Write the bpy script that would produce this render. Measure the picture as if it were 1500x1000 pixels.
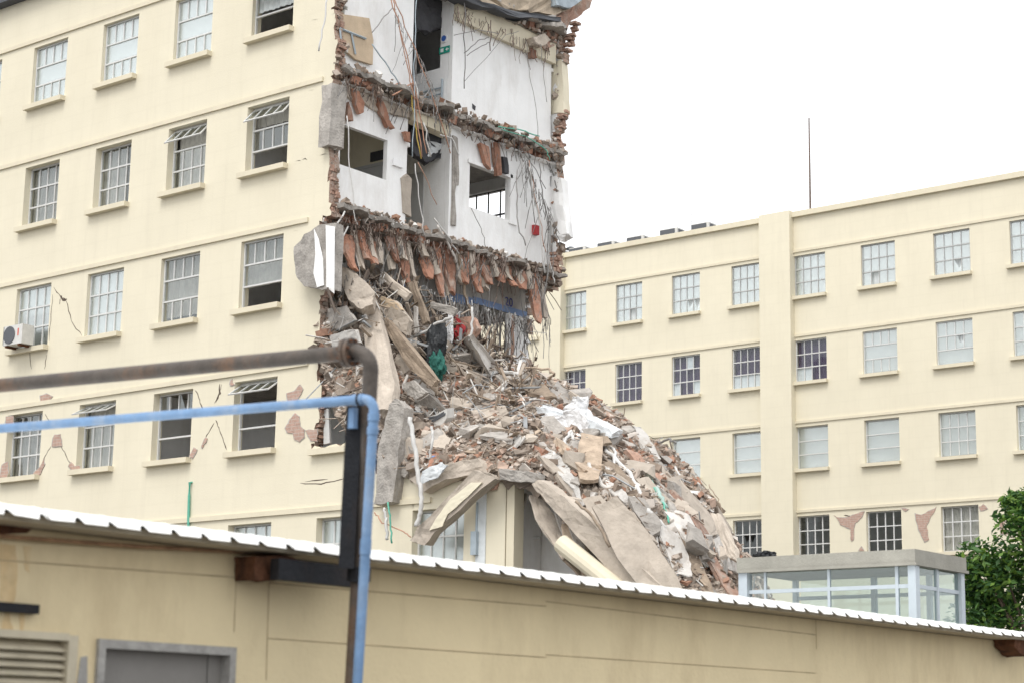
import bpy, bmesh, math, random
import numpy as np
from mathutils import Vector, Matrix, Euler, noise as mnoise
random.seed(7); np.random.seed(7)
R = math.radians
sc = bpy.context.scene
for o_ in list(bpy.data.objects): bpy.data.objects.remove(o_)
# ------------------------------------------------------------------ camera
# x = along the facades, y = away from the camera, z = up (metres)
FPX = 2799.727; EYE = 1.6
PIT, ROL, YAW = R(11.714406), R(1.011371), R(39.033162)
_f = Vector((-math.sin(YAW), math.cos(YAW), 0)); _r = Vector((math.cos(YAW), math.sin(YAW), 0)); _u = Vector((0, 0, 1))
CF = _f*math.cos(PIT)+_u*math.sin(PIT); _up = -_f*math.sin(PIT)+_u*math.cos(PIT)
CR = _r*math.cos(ROL)+_up*math.sin(ROL); CU = -_r*math.sin(ROL)+_up*math.cos(ROL)
CO = Vector((0, 0, EYE))
cd = bpy.data.cameras.new('camera'); cam = bpy.data.objects.new('camera', cd); sc.collection.objects.link(cam)
m = Matrix((CR, CU, -CF)).transposed().to_4x4(); m.translation = CO; cam.matrix_world = m
cd.sensor_width = 36; cd.lens = FPX/1500*36; cd.clip_end = 3000; cd.clip_start = .1
cd.dof.use_dof = True; cd.dof.focus_distance = 48; cd.dof.aperture_fstop = 2.5
sc.camera = cam
# ------------------------------------------------------------------ sky, sun, exposure
w = bpy.data.worlds.new('World'); sc.world = w; w.use_nodes = True
nt = w.node_tree; bgn = nt.nodes['Background']
sky = nt.nodes.new('ShaderNodeTexSky'); sky.sky_type = 'NISHITA'; sky.sun_disc = False
SUN_EL, SUN_AZ = R(58), R(170)      # azimuth measured from +y clockwise: behind the camera, to its right
sky.sun_elevation = SUN_EL; sky.sun_rotation = SUN_AZ; sky.air_density = 1.6; sky.dust_density = 6; sky.ozone_density = .6
hs = nt.nodes.new('ShaderNodeHueSaturation'); hs.inputs['Saturation'].default_value = .12
cl = nt.nodes.new('ShaderNodeMix'); cl.data_type = 'RGBA'; cl.inputs[0].default_value = .82; cl.inputs[7].default_value = (8.2, 8.3, 8.5, 1)   # even cloud cover over the clear sky
nt.links.new(sky.outputs[0], hs.inputs['Color']); nt.links.new(hs.outputs[0], cl.inputs[6]); nt.links.new(cl.outputs[2], bgn.inputs[0]); bgn.inputs[1].default_value = .15
sl = bpy.data.lights.new('sun', 'SUN'); sl.energy = 1.3; sl.angle = R(25); sl.color = (1, .97, .92)
so = bpy.data.objects.new('sun', sl); sc.collection.objects.link(so)
sd = Vector((math.sin(SUN_AZ)*math.cos(SUN_EL), math.cos(SUN_AZ)*math.cos(SUN_EL), math.sin(SUN_EL)))
so.rotation_euler = (-sd).to_track_quat('-Z', 'Y').to_euler(); so.location = sd*200
sc.view_settings.view_transform = 'Standard'; sc.view_settings.look = 'None'; sc.view_settings.gamma = 1
sc.view_settings.exposure = 0.46
sc.render.engine = 'CYCLES'; sc.cycles.max_bounces = 6; sc.cycles.transparent_max_bounces = 12
# ------------------------------------------------------------------ helpers
def ray(x, y): return CF+CR*((x-750)/FPX)-CU*((y-500)/FPX)
def at(x, y, ax, val):                       # pixel -> point on the plane axis = val
    q = ray(x, y); return CO+q*((val-CO[ax])/q[ax])
def PV(x, y, v): return at(x, y, 1, v)
def PU(x, y, u): return at(x, y, 0, u)
def PD(x, y, d): return CO+ray(x, y)*d
C = sc.collection
WL = {}
def link(name, data, parent=None, loc=(0, 0, 0), rot=None):
    o = bpy.data.objects.new(name, data); C.objects.link(o)
    loc = Vector(loc); WL[o] = loc
    if parent is not None:
        o.parent = parent; o.location = loc-WL[parent]
    else: o.location = loc
    if rot is not None: o.rotation_euler = rot
    return o
def tag(o, label=None, cat=None, group=None, kind=None):
    if label: o['label'] = label
    if cat: o['category'] = cat
    if group: o['group'] = group
    if kind or cat: o['kind'] = kind or 'thing'
    return o
def thing(name, loc, label, cat, group=None): return tag(link(name, None, None, loc), label, cat, group)
class MB:
    def __init__(s): s.v = []; s.f = []
    def add(s, vs, fs):
        b = len(s.v); s.v += [tuple(p) for p in vs]; s.f += [tuple(b+i for i in q) for q in fs]; return s
    def hexa(s, p): return s.add(p, [(3, 2, 1, 0), (4, 5, 6, 7), (0, 1, 5, 4), (1, 2, 6, 5), (2, 3, 7, 6), (3, 0, 4, 7)])
    def box(s, a, b):
        (x0, y0, z0), (x1, y1, z1) = a, b
        return s.hexa([(x0, y0, z0), (x1, y0, z0), (x1, y1, z0), (x0, y1, z0), (x0, y0, z1), (x1, y0, z1), (x1, y1, z1), (x0, y1, z1)])
    def obox(s, c, size, rot=None, jit=0):
        c = Vector(c); M = rot if isinstance(rot, Matrix) else (Euler(rot).to_matrix() if rot is not None else Matrix.Identity(3))
        ps = []
        for z in (-.5, .5):
            for x, y in ((-.5, -.5), (.5, -.5), (.5, .5), (-.5, .5)):
                q = Vector((x*size[0], y*size[1], z*size[2]))
                if jit: q = Vector([q[k]+random.uniform(-jit, jit)*size[k] for k in range(3)])
                ps.append(c+M@q)
        return s.hexa(ps)
    def prism(s, poly, off):
        n = len(poly); off = Vector(off); a = [Vector(p) for p in poly]; b = [p+off for p in a]
        return s.add(a+b, [tuple(range(n-1, -1, -1)), tuple(range(n, 2*n))]+[(i, (i+1) % n, n+(i+1) % n, n+i) for i in range(n)])
    def tube(s, pts, r, n=6, r1=None, cap=True):
        pts = [Vector(p) for p in pts]; k = len(pts); rings = []; ref = None
        for i, p in enumerate(pts):
            t = (pts[min(i+1, k-1)]-pts[max(i-1, 0)])
            t = t.normalized() if t.length > 1e-9 else Vector((0, 0, 1))
            if ref is None or abs(ref.dot(t)) > .98: ref = Vector((0, 0, 1)) if abs(t.z) < .9 else Vector((1, 0, 0))
            a = t.cross(ref).normalized(); b = t.cross(a); ref = a.cross(t) if False else ref
            rr = r if r1 is None else r+(r1-r)*i/(k-1)
            rings.append([p+(a*math.cos(2*math.pi*j/n)+b*math.sin(2*math.pi*j/n))*rr for j in range(n)])
        fs = [(i*n+j, i*n+(j+1) % n, (i+1)*n+(j+1) % n, (i+1)*n+j) for i in range(k-1) for j in range(n)]
        if cap: fs += [tuple(range(n-1, -1, -1)), tuple((k-1)*n+j for j in range(n))]
        return s.add([q for g in rings for q in g], fs)
    def mesh(s, name, mat, center=None, smooth=False):
        a = np.array(s.v, float)
        c = (a.min(0)+a.max(0))/2 if center is None else np.array(center, float)
        me = bpy.data.meshes.new(name); me.from_pydata((a-c).tolist(), [], s.f)
        for mm in (mat if isinstance(mat, (list, tuple)) else [mat]): me.materials.append(mm)
        if smooth: me.polygons.foreach_set('use_smooth', [True]*len(me.polygons))
        me.update(); return me, Vector(c)
    def build(s, name, mat, parent=None, smooth=False, recalc=True):
        me, c = s.mesh(name, mat, None, smooth)
        if recalc:
            bm = bmesh.new(); bm.from_mesh(me); bmesh.ops.recalc_face_normals(bm, faces=bm.faces); bm.to_mesh(me); bm.free()
        return link(name, me, parent, c)
def rock(n=14, sx=1, sy=1, sz=1):
    bm = bmesh.new()
    for _ in range(n):
        d = Vector((random.gauss(0, 1), random.gauss(0, 1), random.gauss(0, 1)))
        d = Vector([max(-.5, min(.5, c*.55)) for c in d]); bm.verts.new((d.x*sx, d.y*sy, d.z*sz))
    bmesh.ops.convex_hull(bm, input=bm.verts); g = [v for v in bm.verts if not v.link_faces]
    bmesh.ops.delete(bm, geom=g, context='VERTS')
    me = bpy.data.meshes.new('rock'); bm.to_mesh(me); bm.free(); return me
# ------------------------------------------------------------------ materials
def N(nt, t, **k):
    n = nt.nodes.new(t)
    for a, b in k.items(): setattr(n, a, b)
    return n
def mat(name, col, rough=.85, var=.12, scale=3., bump=.3, bscale=30., metal=0, rnd=0., stain=None, stscale=.4, stamt=.5, joints=None, spec=.3, streak=None):
    mt = bpy.data.materials.new(name); mt.use_nodes = True; t = mt.node_tree; L = t.links.new
    p = t.nodes['Principled BSDF']; p.inputs['Roughness'].default_value = rough; p.inputs['Metallic'].default_value = metal
    p.inputs['Specular IOR Level'].default_value = spec
    geo = N(t, 'ShaderNodeNewGeometry')
    n1 = N(t, 'ShaderNodeTexNoise'); n1.inputs['Scale'].default_value = scale; n1.inputs['Detail'].default_value = 7; n1.inputs['Roughness'].default_value = .65
    L(geo.outputs['Position'], n1.inputs['Vector'])
    mr = N(t, 'ShaderNodeMapRange'); mr.inputs[1].default_value = .25; mr.inputs[2].default_value = .75; mr.inputs[3].default_value = 1-var; mr.inputs[4].default_value = 1+var
    L(n1.outputs['Fac'], mr.inputs[0])
    out = mr.outputs[0]
    if rnd:
        oi = N(t, 'ShaderNodeObjectInfo'); r2 = N(t, 'ShaderNodeMapRange'); r2.inputs[3].default_value = 1-rnd; r2.inputs[4].default_value = 1+rnd
        L(oi.outputs['Random'], r2.inputs[0]); mu = N(t, 'ShaderNodeMath', operation='MULTIPLY'); L(out, mu.inputs[0]); L(r2.outputs[0], mu.inputs[1]); out = mu.outputs[0]
    cm = N(t, 'ShaderNodeMix', data_type='RGBA', blend_type='MULTIPLY'); cm.inputs[0].default_value = 1; cm.inputs[6].default_value = (*col, 1)
    L(out, cm.inputs[7]); c = cm.outputs[2]
    if stain:
        n2 = N(t, 'ShaderNodeTexNoise'); n2.inputs['Scale'].default_value = stscale; n2.inputs['Detail'].default_value = 8; n2.inputs['Roughness'].default_value = .7
        mp = N(t, 'ShaderNodeMapping'); mp.inputs['Scale'].default_value = (1, 1, .35); L(geo.outputs['Position'], mp.inputs[0]); L(mp.outputs[0], n2.inputs['Vector'])
        r3 = N(t, 'ShaderNodeMapRange'); r3.inputs[1].default_value = .5; r3.inputs[2].default_value = .75; r3.inputs[4].default_value = stamt; L(n2.outputs['Fac'], r3.inputs[0])
        m2 = N(t, 'ShaderNodeMix', data_type='RGBA'); L(r3.outputs[0], m2.inputs[0]); L(c, m2.inputs[6]); m2.inputs[7].default_value = (*stain, 1); c = m2.outputs[2]
    if streak:      # rain streaks: noise stretched down the wall
        n4 = N(t, 'ShaderNodeTexNoise'); n4.inputs['Scale'].default_value = 1; n4.inputs['Detail'].default_value = 5; n4.inputs['Roughness'].default_value = .7
        mp4 = N(t, 'ShaderNodeMapping'); mp4.inputs['Scale'].default_value = (4.5, 4.5, .22); L(geo.outputs['Position'], mp4.inputs[0]); L(mp4.outputs[0], n4.inputs['Vector'])
        r4 = N(t, 'ShaderNodeMapRange'); r4.inputs[1].default_value = .52; r4.inputs[2].default_value = .8; r4.inputs[4].default_value = streak[1]; L(n4.outputs['Fac'], r4.inputs[0])
        m4 = N(t, 'ShaderNodeMix', data_type='RGBA'); L(r4.outputs[0], m4.inputs[0]); L(c, m4.inputs[6]); m4.inputs[7].default_value = (*streak[0], 1); c = m4.outputs[2]
    if joints:      # faint block joints seen through paint / bricks: (axis, width, height, mortar colour, strength)
        ax, bw, bh, mc, st = joints
        sp = N(t, 'ShaderNodeSeparateXYZ'); L(geo.outputs['Position'], sp.inputs[0]); cb = N(t, 'ShaderNodeCombineXYZ'); L(sp.outputs[ax], cb.inputs[0]); L(sp.outputs[2], cb.inputs[1])
        br = N(t, 'ShaderNodeTexBrick'); br.inputs['Scale'].default_value = 1; br.inputs['Brick Width'].default_value = bw; br.inputs['Row Height'].default_value = bh
        br.inputs['Mortar Size'].default_value = bh*.09; br.inputs['Mortar Smooth'].default_value = .4
        L(cb.outputs[0], br.inputs['Vector'])
        ms = N(t, 'ShaderNodeMath', operation='MULTIPLY'); L(br.outputs['Fac'], ms.inputs[0]); ms.inputs[1].default_value = st
        m3 = N(t, 'ShaderNodeMix', data_type='RGBA'); L(ms.outputs[0], m3.inputs[0]); L(c, m3.inputs[6]); m3.inputs[7].default_value = (*mc, 1); c = m3.outputs[2]
    L(c, p.inputs['Base Color'])
    if bump:
        nb = N(t, 'ShaderNodeTexNoise'); nb.inputs['Scale'].default_value = bscale; nb.inputs['Detail'].default_value = 6; L(geo.outputs['Position'], nb.inputs['Vector'])
        b = N(t, 'ShaderNodeBump'); b.inputs['Strength'].default_value = bump; b.inputs['Distance'].default_value = .03; L(nb.outputs['Fac'], b.inputs['Height']); L(b.outputs[0], p.inputs['Normal'])
    return mt
def island_mat(name, cols, rough=.95):
    mt = bpy.data.materials.new(name); mt.use_nodes = True; t = mt.node_tree; L = t.links.new; p = t.nodes['Principled BSDF']; p.inputs['Roughness'].default_value = rough
    p.inputs['Specular IOR Level'].default_value = .15
    g = N(t, 'ShaderNodeNewGeometry'); r = N(t, 'ShaderNodeValToRGB'); r.color_ramp.interpolation = 'CONSTANT'
    tot = sum(c[1] for c in cols); a = 0; e = r.color_ramp.elements
    while len(e) < len(cols): e.new(.5)
    for i, (c, wt) in enumerate(cols): e[i].position = a/tot; e[i].color = (*c, 1); a += wt
    L(g.outputs['Random Per Island'], r.inputs[0])
    n1 = N(t, 'ShaderNodeTexNoise'); n1.inputs['Scale'].default_value = 6; n1.inputs['Detail'].default_value = 6; L(g.outputs['Position'], n1.inputs['Vector'])
    mr = N(t, 'ShaderNodeMapRange'); mr.inputs[1].default_value = .25; mr.inputs[2].default_value = .75; mr.inputs[3].default_value = .7; mr.inputs[4].default_value = 1.25; L(n1.outputs['Fac'], mr.inputs[0])
    cm = N(t, 'ShaderNodeMix', data_type='RGBA', blend_type='MULTIPLY'); cm.inputs[0].default_value = 1; L(r.outputs[0], cm.inputs[6]); L(mr.outputs[0], cm.inputs[7]); L(cm.outputs[2], p.inputs['Base Color'])
    return mt
def glass_mat(name, tint, refl, rough=.05, bmp=.08):
    mt = bpy.data.materials.new(name); mt.use_nodes = True; t = mt.node_tree; t.nodes.clear(); L = t.links.new
    o = N(t, 'ShaderNodeOutputMaterial'); tr = N(t, 'ShaderNodeBsdfTransparent'); tr.inputs[0].default_value = (*tint, 1)
    gl = N(t, 'ShaderNodeBsdfGlossy'); gl.inputs['Roughness'].default_value = rough; gl.inputs[0].default_value = (.86, .905, .895, 1)
    geo = N(t, 'ShaderNodeNewGeometry'); nb = N(t, 'ShaderNodeTexNoise'); nb.inputs['Scale'].default_value = 1.3; L(geo.outputs['Position'], nb.inputs['Vector'])
    b = N(t, 'ShaderNodeBump'); b.inputs['Strength'].default_value = bmp; b.inputs['Distance'].default_value = .05; L(nb.outputs['Fac'], b.inputs['Height']); L(b.outputs[0], gl.inputs['Normal'])
    lwn = N(t, 'ShaderNodeLayerWeight'); pw = N(t, 'ShaderNodeMath', operation='POWER'); pw.inputs[1].default_value = 5; L(lwn.outputs['Facing'], pw.inputs[0]); fr = N(t, 'ShaderNodeMath', operation='MULTIPLY_ADD'); fr.inputs[1].default_value = .95; fr.inputs[2].default_value = .04; L(pw.outputs[0], fr.inputs[0])
    ad = N(t, 'ShaderNodeMath', operation='ADD'); ad.inputs[1].default_value = refl; ad.use_clamp = True; L(fr.outputs[0], ad.inputs[0])
    mx = N(t, 'ShaderNodeMixShader'); L(ad.outputs[0], mx.inputs[0]); L(tr.outputs[0], mx.inputs[1]); L(gl.outputs[0], mx.inputs[2]); L(mx.outputs[0], o.inputs[0]); return mt
CREAM = (.70, .645, .505)
M = dict(
 facade=mat('cream_paint', CREAM, .8, .035, .9, .12, 25, stain=(.62, .565, .43), stscale=.35, stamt=.4, joints=(0, .9, .42, (.5, .45, .34), .05), streak=((.47, .42, .33), .16)),
 facade_trim=mat('cream_trim', (.66, .60, .46), .8, .05, 2, .1, 30, stain=(.45, .40, .31), stscale=1.2, stamt=.3),
 white_frame=mat('white_frame_paint', (.60, .60, .585), .5, .08, 6, .05), grey_frame=mat('grey_frame_paint', (.42, .42, .41), .5, .15, 6, .05),
 glass=glass_mat('window_glass', (.95, .96, .965), .05), glass_pale=glass_mat('pale_window_glass', (.975, .985, .98), .30, .35, .0),
 glass_dark=glass_mat('dark_window_glass', (.95, .96, .965), .0),
 curtain=mat('pale_curtain', (.60, .63, .635), .9, .14, 5, .1, rnd=.06), blind=mat('grey_green_blind', (.36, .345, .305), .9, .25, 4, .1, rnd=.3),
 purple=mat('purple_curtain', (.10, .07, .135), .9, .35, 4, .1, rnd=.3),
 plaster=mat('white_plaster', (.84, .84, .83), .85, .06, 1.5, .2, 20, stain=(.58, .55, .51), stscale=1.3, stamt=.55, streak=((.5, .46, .41), .2)),
 cream_in=mat('cream_interior_paint', (.68, .62, .48), .85, .06, 2, .1, stain=(.5, .45, .36), stscale=1.5, stamt=.4),
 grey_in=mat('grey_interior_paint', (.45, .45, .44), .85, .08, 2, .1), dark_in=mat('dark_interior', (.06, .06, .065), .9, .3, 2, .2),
 concrete=mat('broken_concrete', (.36, .335, .305), .95, .3, 5, .9, 18, stain=(.22, .19, .165), stscale=2.2, stamt=.55, rnd=.16),
 concrete_beige=mat('dusty_concrete', (.43, .375, .315), .95, .22, 2.5, .6, 14, stain=(.30, .255, .21), stscale=1.5, stamt=.5, rnd=.14),
 terracotta=mat('terracotta', (.33, .17, .115), .95, .35, 8, .7, 30, stain=(.40, .345, .295), stscale=3.5, stamt=1, rnd=.3),
 brick=mat('red_brick', (.36, .23, .175), .95, .3, 9, .6, 40, stain=(.46, .42, .37), stscale=3, stamt=1, rnd=.3),
 brickpatch=mat('exposed_brickwork', (.43, .29, .235), .95, .25, 8, .5, 40, joints=(0, .24, .085, (.47, .41, .35), .9)),
 brickcore=mat('torn_brick_core', (.36, .25, .19), .95, .35, 7, 1, 22, joints=(1, .24, .085, (.44, .38, .33), .85), stain=(.42, .37, .33), stscale=2.5, stamt=.7),
 dusty_plaster=mat('dusty_plaster', (.52, .50, .47), .9, .15, 4, .6, 18, stain=(.32, .275, .235), stscale=2, stamt=.9, rnd=.15),
 grimy=mat('grimy_plaster', (.46, .44, .41), .95, .25, 2.5, .6, 14, stain=(.24, .21, .185), stscale=1.6, stamt=.8),
 board=mat('brown_board', (.52, .41, .29), .9, .15, 3, .3, stain=(.36, .27, .19), stscale=2, stamt=.5),
 bluegrey=mat('blue_grey_metal', (.36, .42, .46), .5, .2, 5, .1),
 timber=mat('dusty_timber', (.34, .27, .205), .95, .35, 6, .5, 30, rnd=.3), whitewood=mat('white_painted_board', (.55, .525, .49), .9, .15, 4, .5, 20, stain=(.33, .28, .235), stscale=2.0, stamt=.9, rnd=.12),
 rebar=mat('rusty_rebar', (.16, .12, .10), .8, .3, 9, .2), wire=mat('grey_wire', (.23, .22, .21), .7, .2, 9, 0, rnd=.4), wire_white=mat('white_cable', (.56, .55, .53), .6, .1, 9, 0), wire_green=mat('green_hose', (.12, .40, .30), .5, .15, 9, 0),
 copper=mat('copper_pipe', (.46, .26, .18), .6, .25, 8, 0), yellow=mat('yellow_conduit', (.55, .40, .10), .6, .2, 8, 0),
 roof_white=mat('white_sheet', (.84, .84, .81), .55, .05, 3, .05, stain=(.55, .54, .5), stscale=2, stamt=.35), roof_under=mat('sheet_underside', (.45, .40, .31), .8, .1, 3, .1, stain=(.25, .2, .14), stscale=1.5, stamt=.6),
 low_wall=mat('ochre_cream_paint', (.70, .59, .375), .85, .07, 1.2, .2, 30, stain=(.46, .36, .215), stscale=1.1, stamt=.6),
 low_joint=mat('wall_joint', (.47, .385, .25), .9, .3, 5, .1),
 rust=mat('rust', (.13, .06, .034), .9, .5, 12, .6, 40, stain=(.02, .018, .018), stscale=6, stamt=.9, spec=.15), pipe=mat('rusty_brown_pipe', (.085, .072, .062), .55, .4, 9, .35, 60, metal=.2, stain=(.21, .105, .05), stscale=4, stamt=.7),
 black_steel=mat('black_steel', (.014, .015, .018), .6, .35, 10, .25, 50, stain=(.05, .03, .022), stscale=5, stamt=.5, spec=.2), blue_pipe=mat('blue_pipe_paint', (.15, .255, .42), .55, .2, 9, .15, 40, stain=(.36, .40, .45), stscale=6, stamt=.6),
 rust_light=mat('light_rust', (.33, .20, .115), .9, .4, 14, .4, 40, stain=(.14, .075, .045), stscale=5, stamt=.8),
 louver=mat('louver_paint', (.50, .45, .34), .7, .15, 5, .1, stain=(.25, .2, .13), stscale=3, stamt=.5), door_grey=mat('grey_shutter', (.21, .20, .185), .6, .1, 3, .1), frame_grey=mat('weathered_frame', (.33, .32, .30), .7, .3, 10, .3),
 slab_grey=mat('booth_concrete', (.29, .28, .245), .9, .15, 3, .3, stain=(.22, .21, .18), stscale=1.4, stamt=.6), alu=mat('pale_blue_metal', (.43, .48, .52), .45, .08, 5, .05), clear=glass_mat('booth_glass', (.86, .9, .89), .05),
 ac_white=mat('ac_white', (.60, .59, .56), .5, .12, 6, 0), ac_dark=mat('ac_grille', (.10, .105, .115), .6, .2, 30, 0), ac_red=mat('ac_sticker', (.6, .12, .08), .6, .1, 5, 0),
 leaf=None, bark=mat('bark', (.14, .105, .075), .95, .35, 12, .8, 30), black=mat('black_plastic', (.022, .024, .026), .5, .3, 8, .5, 20), green=mat('dark_green_cloth', (.03, .13, .105), .8, .3, 8, .4, 20), red=mat('red_fabric', (.40, .04, .045), .7, .2, 8, .3, 15), teal=mat('teal_sheet', (.34, .46, .42), .7, .2, 5, .2),
 silver=mat('silver_wrap', (.62, .645, .66), .35, .12, 4, .9, 9), wrap_white=mat('white_plastic_wrap', (.72, .72, .72), .35, .06, 6, .9, 14), blue_stripe=mat('blue_stripe_paint', (.20, .28, .46), .7, .12, 5, .1), blue_dark=mat('deep_blue_paint', (.06, .07, .26), .7, .15, 5, .1), sign_green=mat('sign_green', (.02, .30, .22), .5, .1, 5, 0), sign_blue=mat('sign_blue', (.05, .13, .42), .5, .1, 5, 0), sign_white=mat('sign_white', (.8, .8, .8), .5, .05, 5, 0),
 crack=mat('crack_shadow_gap', (.10, .075, .06), 1, .3, 12, 0), ground=mat('dirt_asphalt', (.11, .105, .10), .95, .25, .6, .4, 12), roofing=mat('roof_felt', (.10, .105, .115), .9, .25, 1.2, .2), tarp=mat('brown_felt', (.40, .33, .25), .9, .3, 2.5, .5, 10),
)
# ------------------------------------------------------------------ walls with openings
def wall_grid(name, mt, parent, A, B, filled, mp, thick, jit=None, core=None):
    A = sorted(set(round(a, 4) for a in A)); B = sorted(set(round(b, 4) for b in B)); na, nb = len(A)-1, len(B)-1
    fl = [[filled((A[i]+A[i+1])/2, (B[j]+B[j+1])/2) for j in range(nb)] for i in range(na)]
    mb = MB(); idx = {}; sidef = set()
    def vid(i, j, k):
        q = (i, j, k)
        if q not in idx:
            a, b = A[i], B[j]; d = k*thick
            if jit:
                da, db, dd = jit(a, b, i, j, k); a += da; b += db; d += dd
            idx[q] = len(mb.v); mb.v.append(tuple(mp(a, b, d)))
        return idx[q]
    F = lambda i, j: 0 <= i < na and 0 <= j < nb and fl[i][j]
    for i in range(na):
        for j in range(nb):
            if not fl[i][j]: continue
            mb.f.append((vid(i, j, 0), vid(i+1, j, 0), vid(i+1, j+1, 0), vid(i, j+1, 0)))
            mb.f.append((vid(i, j, 1), vid(i, j+1, 1), vid(i+1, j+1, 1), vid(i+1, j, 1)))
            for (ii, jj, e) in ((i-1, j, ((i, j), (i, j+1))), (i+1, j, ((i+1, j+1), (i+1, j))), (i, j-1, ((i+1, j), (i, j))), (i, j+1, ((i, j+1), (i+1, j+1)))):
                if not F(ii, jj):
                    (p, q), (r_, s_) = e; sidef.add(len(mb.f)) if core and core(A[i], B[j], ii-i) else None; mb.f.append((vid(p, q, 0), vid(p, q, 1), vid(r_, s_, 1), vid(r_, s_, 0)))
    ob = mb.build(name, mt, parent)
    for k_ in sidef: ob.data.polygons[k_].material_index = 1
    return ob
def fr(a, b, st): n = max(1, int(round((b-a)/st))); return [a+(b-a)*i/n for i in range(n+1)]
def hsh(*k): return random.Random(hash(k)).uniform(-1, 1)
PANES = {}
def pane_mesh(w_, h_, mt):
    k = (round(w_, 3), round(h_, 3), mt.name)
    if k not in PANES:
        PANES[k] = MB().box((-w_/2, -.003, -h_/2), (w_/2, .003, h_/2)).mesh('pane', mt, (0, 0, 0))[0]
    return PANES[k]
def shard_mesh(w_, h_, mt, seed):
    r = random.Random(seed); x0, x1, z0, z1 = -w_/2, w_/2, -h_/2, h_/2
    t = r.random()
    poly = [(x0, z0), (x1, z0), (x1, z0+h_*r.uniform(.2, .9)), (x0+w_*r.uniform(.3, .7), z0+h_*r.uniform(.1, .5)), (x0+w_*.15, z1), (x0, z1)]
    if t > .5: poly = [(-a, b) for a, b in poly][::-1]
    return MB().prism([(a, -.003, b) for a, b in poly], (0, .006, 0)).mesh('pane', mt, (0, 0, 0))[0]
def window(parent, ul, ur, zb, zt, V, st, seed, fm, gm, depth=.2, cols=4, rows=3, sill=True, sidemul=1):
    """st: dict(cover=material or None, cover_from, nomull=rows without muntins, awn=row opened outwards, tilt, empty=set of (r,c), broken=set, pale=set)"""
    r = random.Random(seed); y = V+depth; mb = MB(); t = .045; W, H = ur-ul, zt-zb
    e = .004
    mb.box((ul+e, y-.03, zb+e), (ul+t, y+.03, zt-e)); mb.box((ur-t, y-.03, zb+e), (ur-e, y+.03, zt-e)); mb.box((ul+t, y-.03, zb+e), (ur-t, y+.03, zb+t)); mb.box((ul+t, y-.03, zt-t), (ur-t, y+.03, zt-e))
    iw, ih = (W-2*t)/cols, (H-2*t)/rows; awn = st.get('awn', ()); empty = set(st.get('empty', ())); broken = set(st.get('broken', ())); nomull = st.get('nomull', ())
    for i in range(1, rows): z = zb+t+ih*i; mb.box((ul+t, y-.032, z-.02), (ur-t, y+.025, z+.02))
    mw = st.get('mw', .014)
    for ri in range(rows):      # ri 0 = top row
        z1 = zt-t-ih*ri; z0 = z1-ih
        if ri in nomull or ri in awn or all((ri, c) in empty for c in range(cols)): continue
        for ci in range(1, cols): x = ul+t+iw*ci; mb.box((x-mw, y-.028, z0+.02), (x+mw, y+.02, z1-.02))
    for ri in awn:              # sash hinged at its top edge, swung outwards
        z1 = zt-t-ih*ri-.025; a = st.get('tilt', R(50)); h = ih-.03; d = Vector((0, -math.sin(a), -math.cos(a))); n = Vector((0, -math.cos(a), math.sin(a)))
        def bar(x0, x1, s0, s1, th=.03):
            ps = []
            for k in (0, th):
                for x, s in ((x0, s0), (x1, s0), (x1, s1), (x0, s1)): ps.append(Vector((x, y-.04, z1))+d*s+n*k)
            mb.hexa(ps)
        bar(ul+t, ur-t, 0, .035); bar(ul+t, ur-t, h-.04, h); bar(ul+t, ul+t+.035, .035, h-.04); bar(ur-t-.035, ur-t, .035, h-.04)
        for ci in range(1, cols): x = ul+t+iw*ci; bar(x-.012, x+.012, .035, h-.04)
    win = mb.build('window', fm, parent)
    for ri in range(rows):
        z1 = zt-t-ih*ri; z0 = z1-ih
        if ri in awn:
            a = st.get('tilt', R(50)); h = ih-.03
            for ci in range(cols):
                o = link('pane', pane_mesh(iw-.02, h-.05, gm), win, (ul+t+iw*(ci+.5), y-.04-math.sin(a)*h/2-.015*math.cos(a), z1-.025-math.cos(a)*h/2+.015*math.sin(a)), (a-0, 0, 0)); o.rotation_euler = (-a, 0, 0)
            continue
        cl = [(ci, ul+t+iw*(ci+.5), iw) for ci in range(cols)] if ri not in nomull else [(0, (ul+ur)/2, W-2*t)]
        for ci, x, pw in cl:
            if (ri, ci) in empty: continue
            loc = (x, y, (z0+z1)/2)
            if (ri, ci) in broken: link('pane', shard_mesh(pw-.01, ih-.03, gm, seed*31+ri*7+ci), win, loc)
            else: link('pane', pane_mesh(pw-.01, ih-.03, gm), win, loc)
    cov = st.get('cover')
    if cov:                     # curtain or blind hung inside, with folds
        z1 = zt-.02; z0 = zb+(H*st.get('cover_from', 0))+.02; x0 = ul+W*st.get('cx0', 0)+.01; x1 = ul+W*st.get('cx1', 1)-.01
        cb = MB(); n = max(6, int((x1-x0)/.035)); ph = r.random()*6; vs = []
        for i in range(n+1):
            x = x0+(x1-x0)*i/n; yy = y+(.09 if cov is M['curtain'] else .14)+.022*math.sin(i*1.15+ph)+.012*math.sin(i*.41+ph*2)
            vs += [(x, yy, z0), (x, yy+.01*math.sin(ph), z1)]
        cb.add(vs, [(2*i, 2*i+2, 2*i+3, 2*i+1) for i in range(n)]); cb.build('curtain', cov, win, recalc=False)
    if sill:
        mb = MB(); mb.box((ul-.13*sidemul, V-.17, zb-.135), (ur+.05*sidemul, V+depth-.035, zb-.004)); mb.build('window_sill', M['facade_trim'], win)
    return win
# ------------------------------------------------------------------ ground
g = MB().add([(-700, -300, 0), (500, -300, 0), (500, 900, 0), (-700, 900, 0)], [(0, 1, 2, 3)]).build('ground', M['ground']); tag(g, 'grey dirt and asphalt ground round the buildings', None, None, 'structure')
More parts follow.
